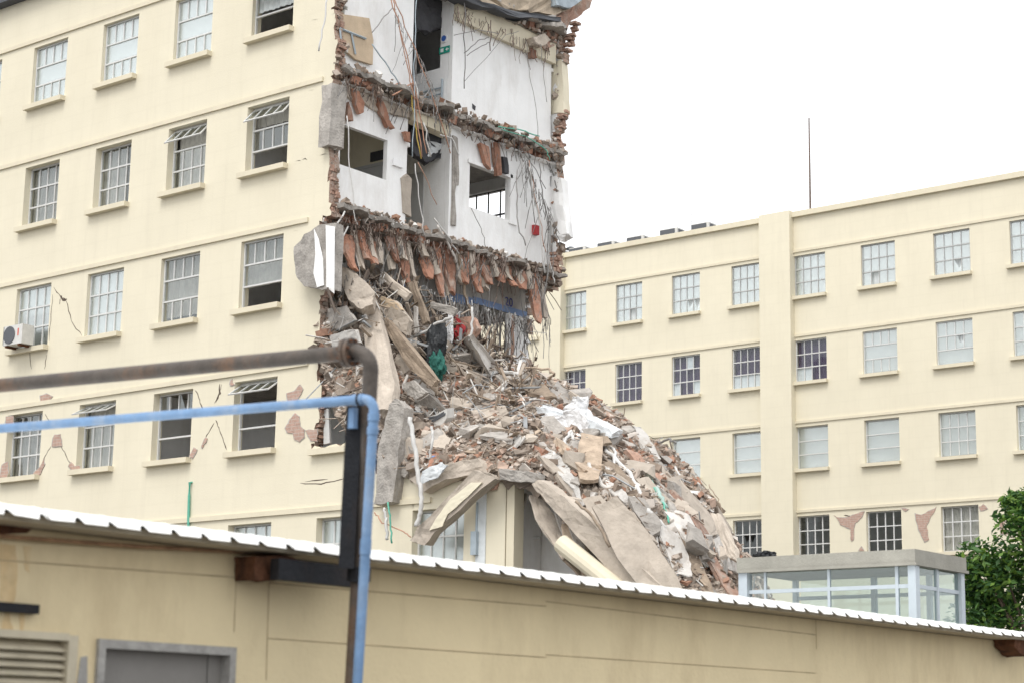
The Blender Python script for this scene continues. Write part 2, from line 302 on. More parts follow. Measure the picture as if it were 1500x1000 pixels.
# ------------------------------------------------------------------ damaged wing (left)
V1 = 31.232; S = -31.03; CZ = [6.613, 10.086, 13.585, 17.057, 20.586]
UL = [(-45.86, -44.36), (-42.883, -41.382), (-39.845, -38.379), (-36.912, -35.451), (-33.957, -32.481), (-31.0, -29.52), (-28.05, -26.56)]
WT, WB = .148, 1.87
bld = thing('damaged_building', (-38, V1, 0), 'cream multi-storey wing torn open at its end, rooms and floor slabs exposed', 'building')
TOP = CZ[4]+1.42
EP = [(492, -80), (492, 0), (486, 15), (493, 30), (488, 48), (494, 75), (492, 95), (484, 112), (486, 200), (481, 215), (480, 262), (484, 292), (483, 315), (466, 327), (470, 345), (474, 425), (469, 442), (466, 480), (462, 530), (466, 548), (470, 570), (463, 640), (456, 653)]
EZ = [(p.z, p.x) for p in (PV(x, y, V1) for x, y in EP)][::-1]
def edge_u(z):
    if z < 7.0: return -25.42
    if z < 7.35: return -25.42-(z-7.0)*9
    if z < EZ[0][0]: return -29.1-.9*(z-7.35)
    u = np.interp(z, [q[0] for q in EZ], [q[1] for q in EZ])
    return u+.09*mnoise.noise((0, 3.1, z*2.3))+.05*mnoise.noise((4, 3.1, z*9))
holes = []
WST = {}
cv, bl, pu = M['curtain'], M['blind'], M['purple']
pale = lambda **k: dict(cover=cv, **k)
for r_ in range(5):
    for c_ in range(7):
        if c_ >= 5 and r_ > 0: continue
        holes.append((r_, c_, UL[c_][0], UL[c_][1], CZ[r_]-WB, CZ[r_]-WT))
def hol(u, z): return any(a < u < b and c < z < d for _, _, a, b, c, d in holes)
A = [-52]+[x for q in UL[:5] for x in q]+[-32.3]+fr(-32.2, -25.3, .115)+[x for q in UL[5:] for x in q]
B = fr(0, 4.6, .9)+fr(4.6, TOP, .11)+[h[4] for h in holes]+[h[5] for h in holes]
hz = set(round(h[4], 4) for h in holes) | set(round(h[5], 4) for h in holes); hu = set(round(x, 4) for q in UL for x in q)
def fjit(a, b, i, j, k):
    if a < -32.1 or b < 6.5 or b in hz or a in hu or a > -25.5: return (0, 0, 0)
    return (.045*hsh(i, j, 1), .045*hsh(i, j, 2), 0 if a < edge_u(b)-.3 or k == 0 else .03*hsh(i, j, 3, k))
wall_grid('facade_wall', [M['facade'], M['brickcore']], bld, A, B, lambda u, z: u < edge_u(z) and not hol(u, z), lambda a, b, d: (a, V1+d, b), .32, fjit, lambda a, b, s_: a > -32.2 and b > 6.9)
for k, z in enumerate(CZ):
    u1 = {0: -27.5, 1: PV(452, 535, V1).x, 2: PV(452, 326, V1).x, 3: PV(474, 119, V1).x, 4: -31.2}[k]
    MB().box((-52, V1-.05, z-.005), (u1, V1+.01, z+.11)).build('string_course', M['facade_trim'], bld)
MB().box((-52, V1-.32, TOP), (-31.4, V1+9.2, TOP+.16)).build('roof_slab', M['roofing'], bld)
full = lambda *rows: {(r, c) for r in rows for c in range(4)}
WST = {(4, 1): pale(nomull=(1,)), (4, 2): pale(nomull=(1,)), (4, 3): pale(nomull=(1,)), (4, 4): dict(cover=cv, cover_from=.42, awn=(1,), tilt=R(68), empty=full(2)), (4, 0): pale(),
 (3, 0): dict(cover=bl), (3, 1): dict(cover=bl), (3, 2): dict(cover=bl, cx0=.0, cx1=.6), (3, 3): dict(cover=bl, awn=(0,), tilt=R(42)), (3, 4): dict(awn=(0,), tilt=R(42), empty=full(2), cover=bl, cover_from=.72),
 (2, 0): pale(), (2, 1): dict(cover=cv, cover_from=.55), (2, 2): pale(), (2, 3): dict(cover=bl, nomull=(1,), cover_from=.1), (2, 4): dict(cover=bl, nomull=(1,), cover_from=.34, empty=full(2)),
 (1, 0): dict(cover=bl), (1, 1): dict(cover=bl), (1, 2): dict(cover=bl, awn=(0,), tilt=R(62), cover_from=0), (1, 3): dict(nomull=(1, 2), broken={(0, 2)}, empty={(1, 0), (2, 0), (0, 1)}), (1, 4): dict(nomull=(1, 2), awn=(0,), tilt=R(55), empty={(1, 0), (2, 0)}),
 }
sd_ = 0
for r_, c_, a, b, c, d in holes:
    sd_ += 1
    if c_ < 1 and r_ < 1: continue
    st = WST.get((r_, c_), pale())
    window(bld, a, b, c, d, V1, st, sd_, M['white_frame'], M['glass_pale'] if st.get('cover') is cv else M['glass'], depth=.13 if r_ in (4, 2) else .22)
# broken window openings at the torn edge keep their sill
MB().box((PV(457, 655, V1).x, V1-.15, 7.92), (-29.6, V1+.2, 8.06)).build('window_sill', M['facade_trim'], bld)
MB().prism([PV(474, 598, V1+.15), PV(481, 598, V1+.15), PV(483, 648, V1+.15), PV(474, 650, V1+.15)], (0, .06, 0)).build('window_frame', M['white_frame'], bld)
# rear wall, slabs and inner walls
RV = 40.05
rh = [(-35.3, -32.2, 14.6, 16.75), (-35.0, -32.2, 10.6, 12.95)]
def redge(z): return (-31.0 if z > 13.55 else -32.05)+.25*mnoise.noise((9, 1, z*1.7))+.1*mnoise.noise((9, 5, z*6))
wall_grid('rear_wall', [M['plaster'], M['brickcore']], bld, [-52]+[x for h in rh for x in h[:2]]+fr(-32.2, -30.5, .12), fr(0, TOP, .14)+[x for h in rh for x in h[2:]],
          lambda u, z: u < redge(z) and not any(a < u < b and c < z < d for a, b, c, d in rh), lambda a, b, d: (a, RV+d, b), .3, lambda a, b, i, j, k: (.07*hsh(i, j, 11), .05*hsh(i, j, 12), 0) if a > -32.1 else (0, 0, 0), lambda a, b, s_: a > -32.2)
for a, b, c, d in rh:               # barred rear windows seen through the rooms
    mb = MB(); n = 7
    for i in range(n+1): x = a+(b-a)*i/n; mb.box((x-.016, RV+.12, c), (x+.016, RV+.15, d))
    for i in range(4): z = c+(d-c)*i/3; mb.box((a, RV+.11, z-.02-.02*(i in (1,))), (b, RV+.16, z+.02+.02*(i in (1,))))
    mb.build('window_bars', M['black_steel'], bld)
for k in range(5):
    z = CZ[k]
    MB().box((-51.9, V1+.325, z+.02), (S-.34, RV-.004, z+.40)).build('floor_slab', M['concrete'], bld)
MB().box((-52.2, V1+.01, 0), (-52, RV, TOP)).build('end_wall', M['grey_in'], bld)
FL = {k: CZ[k]+.40 for k in range(5)}       # floor tops
PW = S-.10                                   # front face of the partition walls
cg = mat  # noqa
def part_wall(name, v0, v1, z0, z1, holes=(), mt='plaster', u=PW, th=.13, rag=(0, 0, 0, 0)):
    """wall across the wing; rag = ragged width at v0, v1, bottom, top"""
    def fl(v, z):
        if any(a < v < b and c < z < d for a, b, c, d in holes): return False
        n = .5+.5*mnoise.noise((v*2.1, u*3, z*2.1)); n2 = .5+.5*mnoise.noise((v*7, u, z*7)); q = .65*n+.35*n2
        return v > v0+rag[0]*q and v < v1-rag[1]*q and z > z0+rag[2]*q and z < z1-rag[3]*q
    return wall_grid(name, M[mt], bld, fr(v0, v1, .1)+[x for h in holes for x in h[:2]], fr(z0, z1, .1)+[x for h in holes for x in h[2:]], fl, lambda a, b, d: (u-d, a, b), th)
def vz(x, y, u=PW): p = PU(x, y, u); return p.y, p.z
CA, CB = 34.18, 35.72                        # corridor sides
t4, t3, t2 = CZ[4]+.02, CZ[3]+.02, CZ[2]+.02
for k, tz in ((0, CZ[1]+.02), (1, t2), (2, t3), (3, t4)):
    for uu in (-37.6, -40.6, -43.6): MB().box((uu, V1+.33, FL[k]), (uu+.1, CA-.125, tz-.02)).build('bounce_wall', M['plaster'], bld)  # white walls added between window bays to bounce light into the rooms
for tz, k in ((t2, 1), (CZ[1]+.02, 0)): MB().box((-51.5, CA-.12, FL[k]), (-31.75, CA, tz-.02)).build('room_wall', M['plaster'], bld)
for k, tz in ((1, t2), (2, t3), (3, t4)):
    MB().box((-34.75, V1+.33, FL[k]), (-34.65, CA-.125, tz-.02)).build('bounce_wall', M['plaster'], bld); MB().box((-36.1, CB+.125, FL[k]), (-36.0, RV-.01, tz-.02)).build('bounce_wall', M['plaster'], bld)  # white walls added behind the torn end, bouncing light into its open rooms
# top storey
part_wall('partition_wall', V1+.33, CA, FL[3]-.1, t4, rag=(.25, 0, 0, .1))
part_wall('partition_wall', CB, RV-.02, FL[3]-.1, t4, rag=(0, .12, 0, 0))
mb = MB(); mb.box((PW+.004, CB+.02, t4-.62), (PW+.14, RV-.1, t4-.01)); mb.build('ceiling_beam', M['cream_in'], bld)
wall_grid('corridor_wall', M['plaster'], bld, [-40, -33.9, -31.55, PW-.14], [FL[3], 18.75, 20.35, t4], lambda u, z: not (-33.9 < u < -31.55 and 18.75 < z < 20.35), lambda a, b, d: (a, CB+d, b), .12)
wall_grid('corridor_wall', M['plaster'], bld, [-40, PW-.14], [FL[3], t4], lambda u, z: True, lambda a, b, d: (a, CA-.12+d, b), .12)
MB().box((-36, CB+1.3, FL[3]), (-31.4, CB+1.4, t4)).build('room_wall', M['grey_in'], bld)
mb = MB()
for dz in (.55, .72): mb.tube([(-33.6, CB-.05, FL[3]+dz), (-31.4, CB-.05, FL[3]+dz)], .022)
mb.tube([(-31.42, CB-.05, FL[3]), (-31.42, CB-.05, FL[3]+.95)], .03); mb.build('handrail', M['bluegrey'], bld)
# board panel with studs in the front room
b0 = MB(); u = PW+.03
b0.prism([PU(x, y, u) for x, y in ((499, 22), (538, 28), (544, 60), (543, 96), (518, 88), (497, 70))], (.07, 0, 0)); b0.build('board_panel', M['board'], bld)
mb = MB()
for a, b in (((498, 42), (500, 64)), ((515, 50), (521, 80)), ((498, 42), (536, 57))):
    p, q = PU(*a, u+.1), PU(*b, u+.1); mb.tube([p, q], .03, 4)
mb.build('stud_frame', M['bluegrey'], bld)
# second storey
v_, z_ = vz(500, 180); h1 = (V1+.45, vz(567, 230)[0], vz(530, 252)[1], vz(567, 206)[1])
part_wall('partition_wall', V1+.33, CA, FL[2]-.1, t3-.05, [h1], rag=(.1, .12, 0, .35))
h2 = (vz(687, 300)[0], vz(745, 300)[0], vz(716, 313)[1], vz(716, 250)[1])
part_wall('partition_wall', CB, RV-.02, FL[2]-.1, t3-.02, [h2], rag=(.06, .1, 0, 0))
wall_grid('corridor_wall', M['plaster'], bld, [-40, PW-.14], [FL[2], t3], lambda u, z: True, lambda a, b, d: (a, CB+d, b), .12)
MB().box((-33.6, CB-.03, FL[2]+.2), (-32.0, CB-.004, 16.0)).build('corridor_door', M['grey_in'], bld)
wall_grid('room_wall', M['cream_in'], bld, [-40, PW-.14], [FL[2], t3], lambda u, z: True, lambda a, b, d: (a, CA-.12+d, b), .12)
mb = MB(); mb.box((-32.35, CA-.155, 15.9), (-31.9, CA-.124, 16.15)); mb.build('vent_grille', M['dark_in'], bld)
mb = MB(); mb.box((-34.2, CA-.17, FL[2]), (-34.1, CA-.124, 15.75)); mb.box((-34.2, CA-.17, 15.75), (-31.9, CA-.124, 15.83)); mb.box((-34.1, CA-.15, FL[2]), (-31.9, CA-.126, 15.75)); mb.build('door_frame', M['grey_in'], bld)
mb = MB()
for (x0, y0, x1, y1) in ((746, 262, 752, 330),): a = vz(x0, y0); b = vz(x1, y1); mb.box((PW+.004, a[0], b[1]), (PW+.05, b[0]+.1, h2[3]+.1))
mb.box((PW+.004, h2[0]-.1, h2[3]), (PW+.05, h2[1]+.1, h2[3]+.1)); mb.build('opening_trim', M['plaster'], bld)
p = PU(582, 240, PW); MB().box((PW+.002, p.y-.2, p.z-.09), (PW+.06, p.y+.16, p.z+.08)).build('switch_box', M['sign_white'], bld)
p = PU(782, 338, PW); MB().box((PW+.002, p.y-.09, p.z-.13), (PW+.12, p.y+.09, p.z+.13)).build('alarm_box', M['red'], bld)
# first storey: set-back broken wall with doorway
u2 = S-.5
h3 = (vz(700, 500, u2)[0], vz(744, 500, u2)[0], FL[1]-.1, vz(720, 452, u2)[1]); h4 = (vz(575, 480, u2)[0], vz(645, 480, u2)[0], FL[1]-.1, vz(610, 425, u2)[1])
part_wall('partition_wall', V1+1.3, vz(772, 500, u2)[0], FL[1]-.1, t2, [h3, h4], u=u2, rag=(.4, .25, 0, 0), mt='grimy')
a, b = vz(690, 438, u2), vz(768, 470, u2)
zz = h3[3]
MB().box((u2+.004, h3[0]-.25, zz), (u2+.04, h3[1]+.75, zz+.17)).build('blue_band', M['blue_stripe'], bld)
MB().box((u2+.004, vz(660, 440, u2)[0]-.3, zz-.12), (u2+.03, h3[0]-.26, zz+.12)).build('blue_band', M['blue_stripe'], bld)
MB().box((u2+.004, vz(568, 425, u2)[0], vz(580, 432, u2)[1]), (u2+.03, vz(592, 425, u2)[0], vz(580, 412, u2)[1])).build('notice_board', M['blue_dark'], bld)
MB().box((u2+.004, vz(745, 500, u2)[0], FL[1]-.1), (u2+.09, vz(752, 500, u2)[0], zz)).build('door_post', M['grey_in'], bld)
fc = bpy.data.curves.new('t', 'FONT'); fc.body = '20'; fc.size = .34; fc.extrude = .004; fo = bpy.data.objects.new('t', fc); C.objects.link(fo)
bpy.context.view_layer.update(); me = bpy.data.meshes.new_from_object(fo.evaluated_get(bpy.context.evaluated_depsgraph_get())); bpy.data.objects.remove(fo)
me.materials.clear(); me.materials.append(M['blue_dark']); p = PU(735, 460, u2+.05); o = link('room_number', me, bld, (u2+.02, p.y+.16, zz+.19), (R(90), 0, R(90)))
# wall signs in the top corridor
p = PU(656, 50, PW+.01); mb = MB(); mb.tube([(-31.42, CB-.03, p.z), (-31.42, CB-.005, p.z)], .12, 18); o = mb.build('round_sign', M['sign_white'], bld)
mb = MB(); mb.tube([(-31.42, CB-.04, p.z), (-31.42, CB-.03, p.z)], .08, 18); mb.build('sign_disc', M['sign_blue'], o)
p = PU(655, 67, PW+.01); o = MB().box((-31.57, CB-.03, p.z-.09), (-31.22, CB-.004, p.z+.09)).build('exit_sign', M['sign_green'], bld)
mb = MB(); mb.prism([(-31.35, CB-.034, p.z), (-31.29, CB-.034, p.z+.05), (-31.29, CB-.034, p.z-.05)], (0, .003, 0)); mb.box((-31.29, CB-.034, p.z-.015), (-31.24, CB-.031, p.z+.015)); mb.box((-31.52, CB-.034, p.z-.05), (-31.42, CB-.031, p.z+.05)); mb.build('sign_arrow', M['sign_white'], o)
# ragged slab edges, hollow clay blocks, bricks
def slab_edge(k, v0, v1, zt, reach, sag=0., seed=0, mt='concrete', th=.15):
    n = int((v1-v0)/.09); prof = []
    for i in range(n+1):
        v = v0+(v1-v0)*i/n
        e = S+reach*(.45+.8*mnoise.noise((seed, v*1.3, 1))+.3*mnoise.noise((seed, v*5, 2)))+.05
        z = zt+.05*mnoise.noise((seed, v*2, 3))-sag*math.sin(math.pi*i/n)+.03*mnoise.noise((seed, v*8, 4)); b = z-th*(1+.5*mnoise.noise((seed, v*4, 5)))
        prof.append([(S-.4, v, z+.02), ((S-.4+e)/2, v, z+.02*mnoise.noise((v*6, seed, 0))), (e, v, z-.05-.05*abs(mnoise.noise((v*9, seed, 1)))), (e-.04*random.random(), v, b), (S-.4, v, b-.03)])
    mb = MB(); q = 5
    mb.add([p for r in prof for p in r], [(i*q+j, (i+1)*q+j, (i+1)*q+(j+1) % q, i*q+(j+1) % q) for i in range(n) for j in range(q)]+[tuple(range(q)), tuple(n*q+j for j in range(q-1, -1, -1))])
    return mb.build('slab_edge', M[mt], bld)
BLK = [MB().obox((0, 0, 0), (.30, .26, .2), None, .1).mesh('hollow_block', M['terracotta'], (0, 0, 0))[0] for _ in range(5)]
def blocks(v0, v1, z, prob, seed, du=.0):
    r = random.Random(seed); v = v0
    while v < v1:
        if r.random() < prob:
            link('hollow_block', r.choice(BLK), bld, (S-.12+du+r.uniform(-.14, .12), v, z+r.uniform(-.03, .03)), (r.gauss(0, .12), r.gauss(0, .15), r.gauss(0, .12)))
        v += .27+r.uniform(0, .03)
for k, rc, pr in ((2, .6, .8), (3, .5, .6), (4, .6, .6)):
    slab_edge(k, V1+.2, RV+.1, FL[k]+.02, rc, .04, k*7)
    blocks(V1+.4, RV-.1, CZ[k]+.15, pr, k)
    slab_edge(k, V1+.35, RV-.1, CZ[k]+.06, .12, 0, k*7+3, 'plaster' if k == 3 else 'concrete', .06)
BRK = [MB().obox((0, 0, 0), (.22, .115, .068), None, .07).mesh('brick', M['brick'], (0, 0, 0))[0] for _ in range(6)]
def bricks(z0, z1, v0, nv, uf, prob, seed):
    r = random.Random(seed); z = z0; row = 0
    while z < z1:
        for j in range(nv):
            if r.random() < prob: link('brick', r.choice(BRK), bld, (uf(z)+r.uniform(-.07, .02), v0+.10+j*.125+r.uniform(-.01, .01), z), (r.gauss(0, .04), r.gauss(0, .05), r.gauss(0, .09)))
        z += .083; row += 1
bricks(13.4, 15.2, V1, 2, lambda z: edge_u(z)-.04, .8, 1); bricks(17.2, 20.9, V1, 2, lambda z: edge_u(z)-.04, .6, 2); bricks(8.3, 12.0, V1, 2, lambda z: edge_u(z)-.03, .85, 3)
bricks(17.6, 18.6, RV-.05, 2, lambda z: redge(z)+.05, .9, 4); bricks(20.2, 21.2, RV+.1, 2, lambda z: -30.95+.35*(z-20.2), .6, 5); bricks(13.9, 14.6, RV-.15, 2, lambda z: redge(z)+.03, .9, 6)
# concrete column stubs and wall fragments at the torn edge
def lump(name, poly, off, mt, parent=None, rough=.03, sub=3):
    """prism with subdivided, roughened faces"""
    mb = MB().prism(poly, off); me, c = mb.mesh(name, mt)
    bm = bmesh.new(); bm.from_mesh(me); bmesh.ops.recalc_face_normals(bm, faces=bm.faces); bmesh.ops.triangulate(bm, faces=[f for f in bm.faces if len(f.verts) > 4])
    bmesh.ops.subdivide_edges(bm, edges=bm.edges, cuts=sub, use_grid_fill=True)
    for v in bm.verts:
        q = (v.co+c)*3.5; v.co += Vector((mnoise.noise(q), mnoise.noise(q+Vector((9, 3, 1))), mnoise.noise(q+Vector((2, 8, 5)))))*rough*1.6+Vector((random.uniform(-1, 1), random.uniform(-1, 1), random.uniform(-1, 1)))*rough*.4
    bm.to_mesh(me); bm.free(); return link(name, me, parent, c)
lump('concrete_column', [PU(x, y, S+.18) for x, y in ((487, 122), (509, 126), (503, 218), (481, 212))], (-.35, 0, 0), M['concrete'], bld)
lump('wall_fragment', [PV(x, y, RV-.02) for x, y in ((808, 92), (822, 88), (826, 165), (806, 168))], (0, .3, 0), M['facade'], bld)
lump('wall_fragment', [PV(x, y, RV-.05) for x, y in ((798, 255), (822, 262), (831, 345), (822, 353), (806, 345))], (0, .3, 0), M['plaster'], bld, .05)
lump('wall_fragment', [PV(x, y, RV-.1) for x, y in ((793, 205), (814, 208), (812, 222), (800, 232), (793, 250))], (0, .4, 0), M['concrete'], bld, .05)
lump('cornice_fragment', [PU(x, y, S+.05) for x, y in ((790, 62), (806, 40), (850, -2), (872, -14), (862, 12), (838, 30), (818, 62), (802, 75))], (-.5, 0, 0), M['brick'], bld, .06)
lump('cornice_fragment', [PU(x, y, S+.3) for x, y in ((781, 55), (798, 50), (806, 60), (798, 68), (785, 66))], (-.4, 0, 0), M['concrete_beige'], bld, .04)
# sagging felt and parapet remains on the roof slab
lump('roof_felt', [PU(x, y, S+.35) for x, y in ((640, -60), (700, 2), (760, 18), (820, 20), (850, 0), (850, -60))], (-.15, 0, 0), M['tarp'], bld, .09, 5)
lump('parapet_fragment', [PU(x, y, S+.5) for x, y in ((812, -40), (815, 8), (838, 12), (856, -2), (872, -40))], (-.2, 0, 0), M['bluegrey'], bld, .03)
lump('parapet_fragment', [PU(x, y, S+.42) for x, y in ((655, -30), (690, -2), (760, 18), (822, 26), (822, 32), (760, 25), (690, 5), (650, -25))], (-.5, 0, 0), M['roofing'], bld, .05)
# hanging flap of the first-floor ceiling: clay strips between concrete ribs
r = random.Random(5)
x = 505
while x < 785:
    t = (x-505)/280
    y0 = 338+t*50+r.uniform(-8, 14); ln = r.uniform(38, 78)*(1.0 if x > 560 else .8); wd = r.uniform(6, 11)
    ln = ln*.5 if 708 < x < 762 else ln
    u0, u1 = S+.12, S+.5; sl_ = r.uniform(6, 14)
    jx = lambda: r.uniform(-2.5, 2.5)
    ps = [PU(x+jx(), y0, u0), PU(x+wd+jx(), y0+wd*.2, u0), PU(x+wd*1.05+sl_*.5+jx(), y0+ln*.55, (u0+u1)/2), PU(x+wd*.7+sl_, y0+ln*.98, u1), PU(x+wd*.25+sl_*.8, y0+ln*.9, u1), PU(x-1+sl_*.3, y0+ln*.5, (u0+u1)/2)]
    if r.random() < .85: lump('hollow_block', ps, (-.10, 0, 0), M['terracotta'], bld, .028, 3)
    ps = [PU(x+wd+2, y0-6, u0-.06), PU(x+wd+9, y0-5, u0-.06), PU(x+wd+9+sl_*.9, y0+ln*r.uniform(.6, 1), u1-.1), PU(x+wd+4+sl_*.8, y0+ln*r.uniform(.6, .95), u1-.1)]
    lump('concrete_rib', ps, (-.12, 0, 0), M['concrete_beige'], bld, .03, 2)
    x += wd+r.uniform(4, 13)
# a few clay pieces hanging in the second storey
for ps, mt in (([(704, 210), (716, 215), (719, 248), (712, 240)], 'terracotta'), ([(724, 208), (733, 210), (736, 256), (729, 258), (726, 235)], 'terracotta'), ([(516, 130), (526, 134), (533, 152), (534, 165), (526, 166)], 'terracotta'), ([(552, 142), (562, 150), (572, 178), (578, 188), (569, 186), (558, 165)], 'terracotta'), ([(510, 150), (516, 160), (518, 178), (509, 176)], 'terracotta'), ([(593, 193), (601, 193), (602, 208), (596, 207)], 'terracotta'), ([(738, 230), (744, 232), (744, 255), (739, 253)], 'dark_in'), ([(776, 70), (786, 74), (787, 86), (779, 84)], 'terracotta')):
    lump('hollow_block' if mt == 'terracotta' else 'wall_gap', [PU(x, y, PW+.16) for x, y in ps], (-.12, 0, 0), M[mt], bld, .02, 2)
for ps in ([(505, 118), (600, 150), (602, 172), (560, 165), (505, 140)],): lump('concrete_rib', [PU(x, y, PW+.08) for x, y in ps], (-.06, 0, 0), M['concrete_beige'], bld, .04, 3)
lump('ceiling_beam', [PU(x, y, PW+.1) for x, y in ((606, 163), (662, 185), (660, 200), (605, 176))], (-.3, 0, 0), M['cream_in'], bld, .01, 2)
lump('torn_ceiling_and_hole', [PU(x, y, PW-.3) for x, y in ((604, 178), (662, 200), (660, 225), (632, 238), (606, 222))], (-.3, 0, 0), M['dark_in'], bld, .08, 4)
lump('torn_ceiling_and_hole', [PU(x, y, PW-.28) for x, y in ((630, 205), (662, 212), (664, 225), (640, 220), (628, 228))], (-.1, 0, 0), M['silver'], bld, .08, 4)
lump('torn_ceiling_and_hole', [PU(x, y, PW-.4) for x, y in ((610, -8), (662, 2), (660, 38), (632, 48), (612, 44))], (-.2, 0, 0), M['dark_in'], bld, .06, 4)  # near-black lump standing in for the dark hole atop the corridor
lump('wall_break', [PU(x, y, PW+.03) for x, y in ((596, 255), (603, 262), (602, 318), (590, 312), (588, 262))], (-.1, 0, 0), M['concrete_beige'], bld, .02, 3)
lump('wall_break', [PU(x, y, PW+.05) for x, y in ((664, 200), (672, 203), (672, 270), (666, 272), (668, 330), (662, 330))], (-.1, 0, 0), M['concrete'], bld, .04, 3)
lump('door_post', [PU(x, y, S-.3) for x, y in ((746, 458), (768, 466), (770, 545), (745, 545))], (-.15, 0, 0), M['plaster'], bld, .03, 3)
lump('door_post', [PU(x, y, S-.28) for x, y in ((751, 462), (755, 463), (752, 545), (747, 545))], (-.1, 0, 0), M['brick'], bld, .03, 3)
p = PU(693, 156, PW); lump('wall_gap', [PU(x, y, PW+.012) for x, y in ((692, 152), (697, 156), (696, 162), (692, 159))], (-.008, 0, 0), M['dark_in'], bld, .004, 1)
# hanging wires, conduits and pipes
def hang(name, pts, u, r_, mt, n=5, par=bld, wig=.03):
    w_ = [PU(x, y, u+(k*.02)) for k, (x, y) in enumerate(pts)]; out = []
    for a, b in zip(w_[:-1], w_[1:]):
        for i in range(4): out.append(a.lerp(b, i/4)+(Vector((random.uniform(-wig, wig), random.uniform(-wig, wig), 0)) if i else Vector()))
    out.append(w_[-1]); mb = MB(); mb.tube(out, r_, n); return mb.build(name, M[mt], par, smooth=True)
for pts, mt, rr in (([(572, -5), (590, 60), (612, 150), (625, 225)], 'copper', .022), ([(576, -5), (600, 55), (630, 130), (660, 225)], 'copper', .022), ([(574, -5), (585, 40), (600, 110), (608, 150), (618, 230)], 'copper', .02), ([(603, 140), (606, 175), (617, 233)], 'yellow', .022), ([(579, 15), (582, 35)], 'wire_white', .03), ([(608, 120), (612, 145)], 'wire_white', .035), ([(620, 180), (631, 230)], 'wire_white', .03), ([(645, 198), (662, 203), (672, 228)], 'wire_white', .03), ([(610, 0), (608, 60), (607, 130), (604, 230)], 'bluegrey', .02), ([(545, 65), (570, 100), (585, 125)], 'bluegrey', .025), ([(545, 48), (560, 28), (575, 12)], 'wire', .02), ([(575, 140), (605, 122)], 'copper', .03),
  ([(608, 240), (615, 300), (622, 345)], 'wire_white', .02), ([(612, 238), (640, 300)], 'copper', .015), ([(508, 170), (512, 250), (518, 310), (524, 330)], 'wire_white', .02), ([(640, 330), (652, 350), (668, 385)], 'whitewood', .05), ([(636, 320), (655, 345), (672, 372)], 'wire_white', .03), ([(505, 310), (492, 335)], 'wire_white', .03), ([(510, 332), (490, 368)], 'wire_white', .028),
  ([(770, 60), (775, 100), (783, 145), (788, 200)], 'wire', .012), ([(792, 65), (796, 110), (801, 150)], 'wire', .012), ([(680, 5), (681, 70), (680, 130)], 'wire', .02), ([(680, 78), (700, 60), (716, 55)], 'wire', .018), ([(684, 82), (705, 68), (718, 62)], 'wire', .014), ([(665, 52), (700, 44), (730, 50)], 'wire', .015), ([(719, 30), (718, 75)], 'rebar', .02), ([(775, 235), (782, 280), (790, 320), (800, 370)], 'copper', .015), ([(775, 245), (785, 300), (792, 340), (798, 400)], 'wire_white', .03), ([(758, 250), (757, 300), (760, 335), (770, 360)], 'wire', .025), ([(690, 305), (705, 335), (711, 362)], 'wire', .015), ([(790, 240), (795, 290), (803, 330), (800, 420), (792, 470)], 'wire', .02), ([(815, 230), (823, 250), (818, 262)], 'wire', .01), ([(806, 170), (808, 200), (812, 235)], 'wire', .01), ([(800, 345), (808, 395), (812, 415)], 'wire_white', .025), ([(805, 340), (803, 400), (795, 445)], 'wire', .018), ([(800, 350), (798, 400)], 'wire_white', .035), ([(810, 350), (808, 400)], 'wire', .014), ([(735, 190), (770, 200), (800, 220), (805, 235)], 'wire_green', .02), ([(730, 186), (760, 190), (790, 200)], 'wire_green', .025), ([(770, 485), (800, 488)], 'wire_white', .012), ([(680, 120), (740, 52), (760, 46)], 'wire', .01), ([(690, 455), (688, 500), (700, 530), (712, 540)], 'rebar', .018),
  ([(672, 370), (680, 430), (690, 460), (700, 500), (712, 520)], 'timber', .06), ([(676, 380), (680, 420)], 'whitewood', .05), ([(467, 75), (475, 35), (480, -5)], 'wire_white', .03)):
    hang('conduit' if rr > .02 else 'cable', pts, S+.32 if pts[0][0] > 470 else S+.05, rr*.72, mt)
def fringe(name, x0, x1, y0f, y1f, n, seed, mt, r0=.006, r1=.014, lmin=12, lmax=60):
    rr = random.Random(seed); mb = MB()
    for _ in range(n):
        t = rr.random(); x = x0+(x1-x0)*t; y = y0f+(y1f-y0f)*t+rr.uniform(-6, 6); l = rr.uniform(lmin, lmax)*rr.random()+lmin*.5; u = S+rr.uniform(-.05, .45); sx = rr.gauss(0, .25)
        pts = []
        for i in range(6):
            s = i/5; pts.append(PU(x+sx*l*s+rr.gauss(0, 1.2)*s, y+l*s-((1-s)*s*6 if rr.random() < .5 else 0), u+.25*math.sin(s*2+seed)*rr.random()))
        mb.tube(pts, rr.uniform(r0, r1), 4)
    o = mb.build(name, M[mt], bld); tag(o, None, None, None, 'stuff'); return o
fringe('hanging_rebar', 500, 795, 318, 392, 190, 1, 'rebar', lmax=80); fringe('hanging_wire', 500, 790, 345, 405, 80, 2, 'wire', lmax=110, lmin=20); fringe('hanging_rebar', 495, 800, 108, 215, 120, 3, 'rebar', lmax=45); fringe('hanging_wire', 500, 800, 110, 215, 70, 4, 'wire', lmax=70)
fringe('hanging_rebar', 665, 805, 12, 70, 60, 5, 'rebar', lmax=40); fringe('hanging_wire', 785, 805, 395, 470, 22, 6, 'wire', lmax=90, lmin=30); fringe('hanging_wire', 500, 780, 400, 470, 190, 7, 'wire', lmax=110, lmin=25); fringe('hanging_wire', 560, 780, 405, 470, 60, 8, 'wire_white', lmax=60, lmin=20)
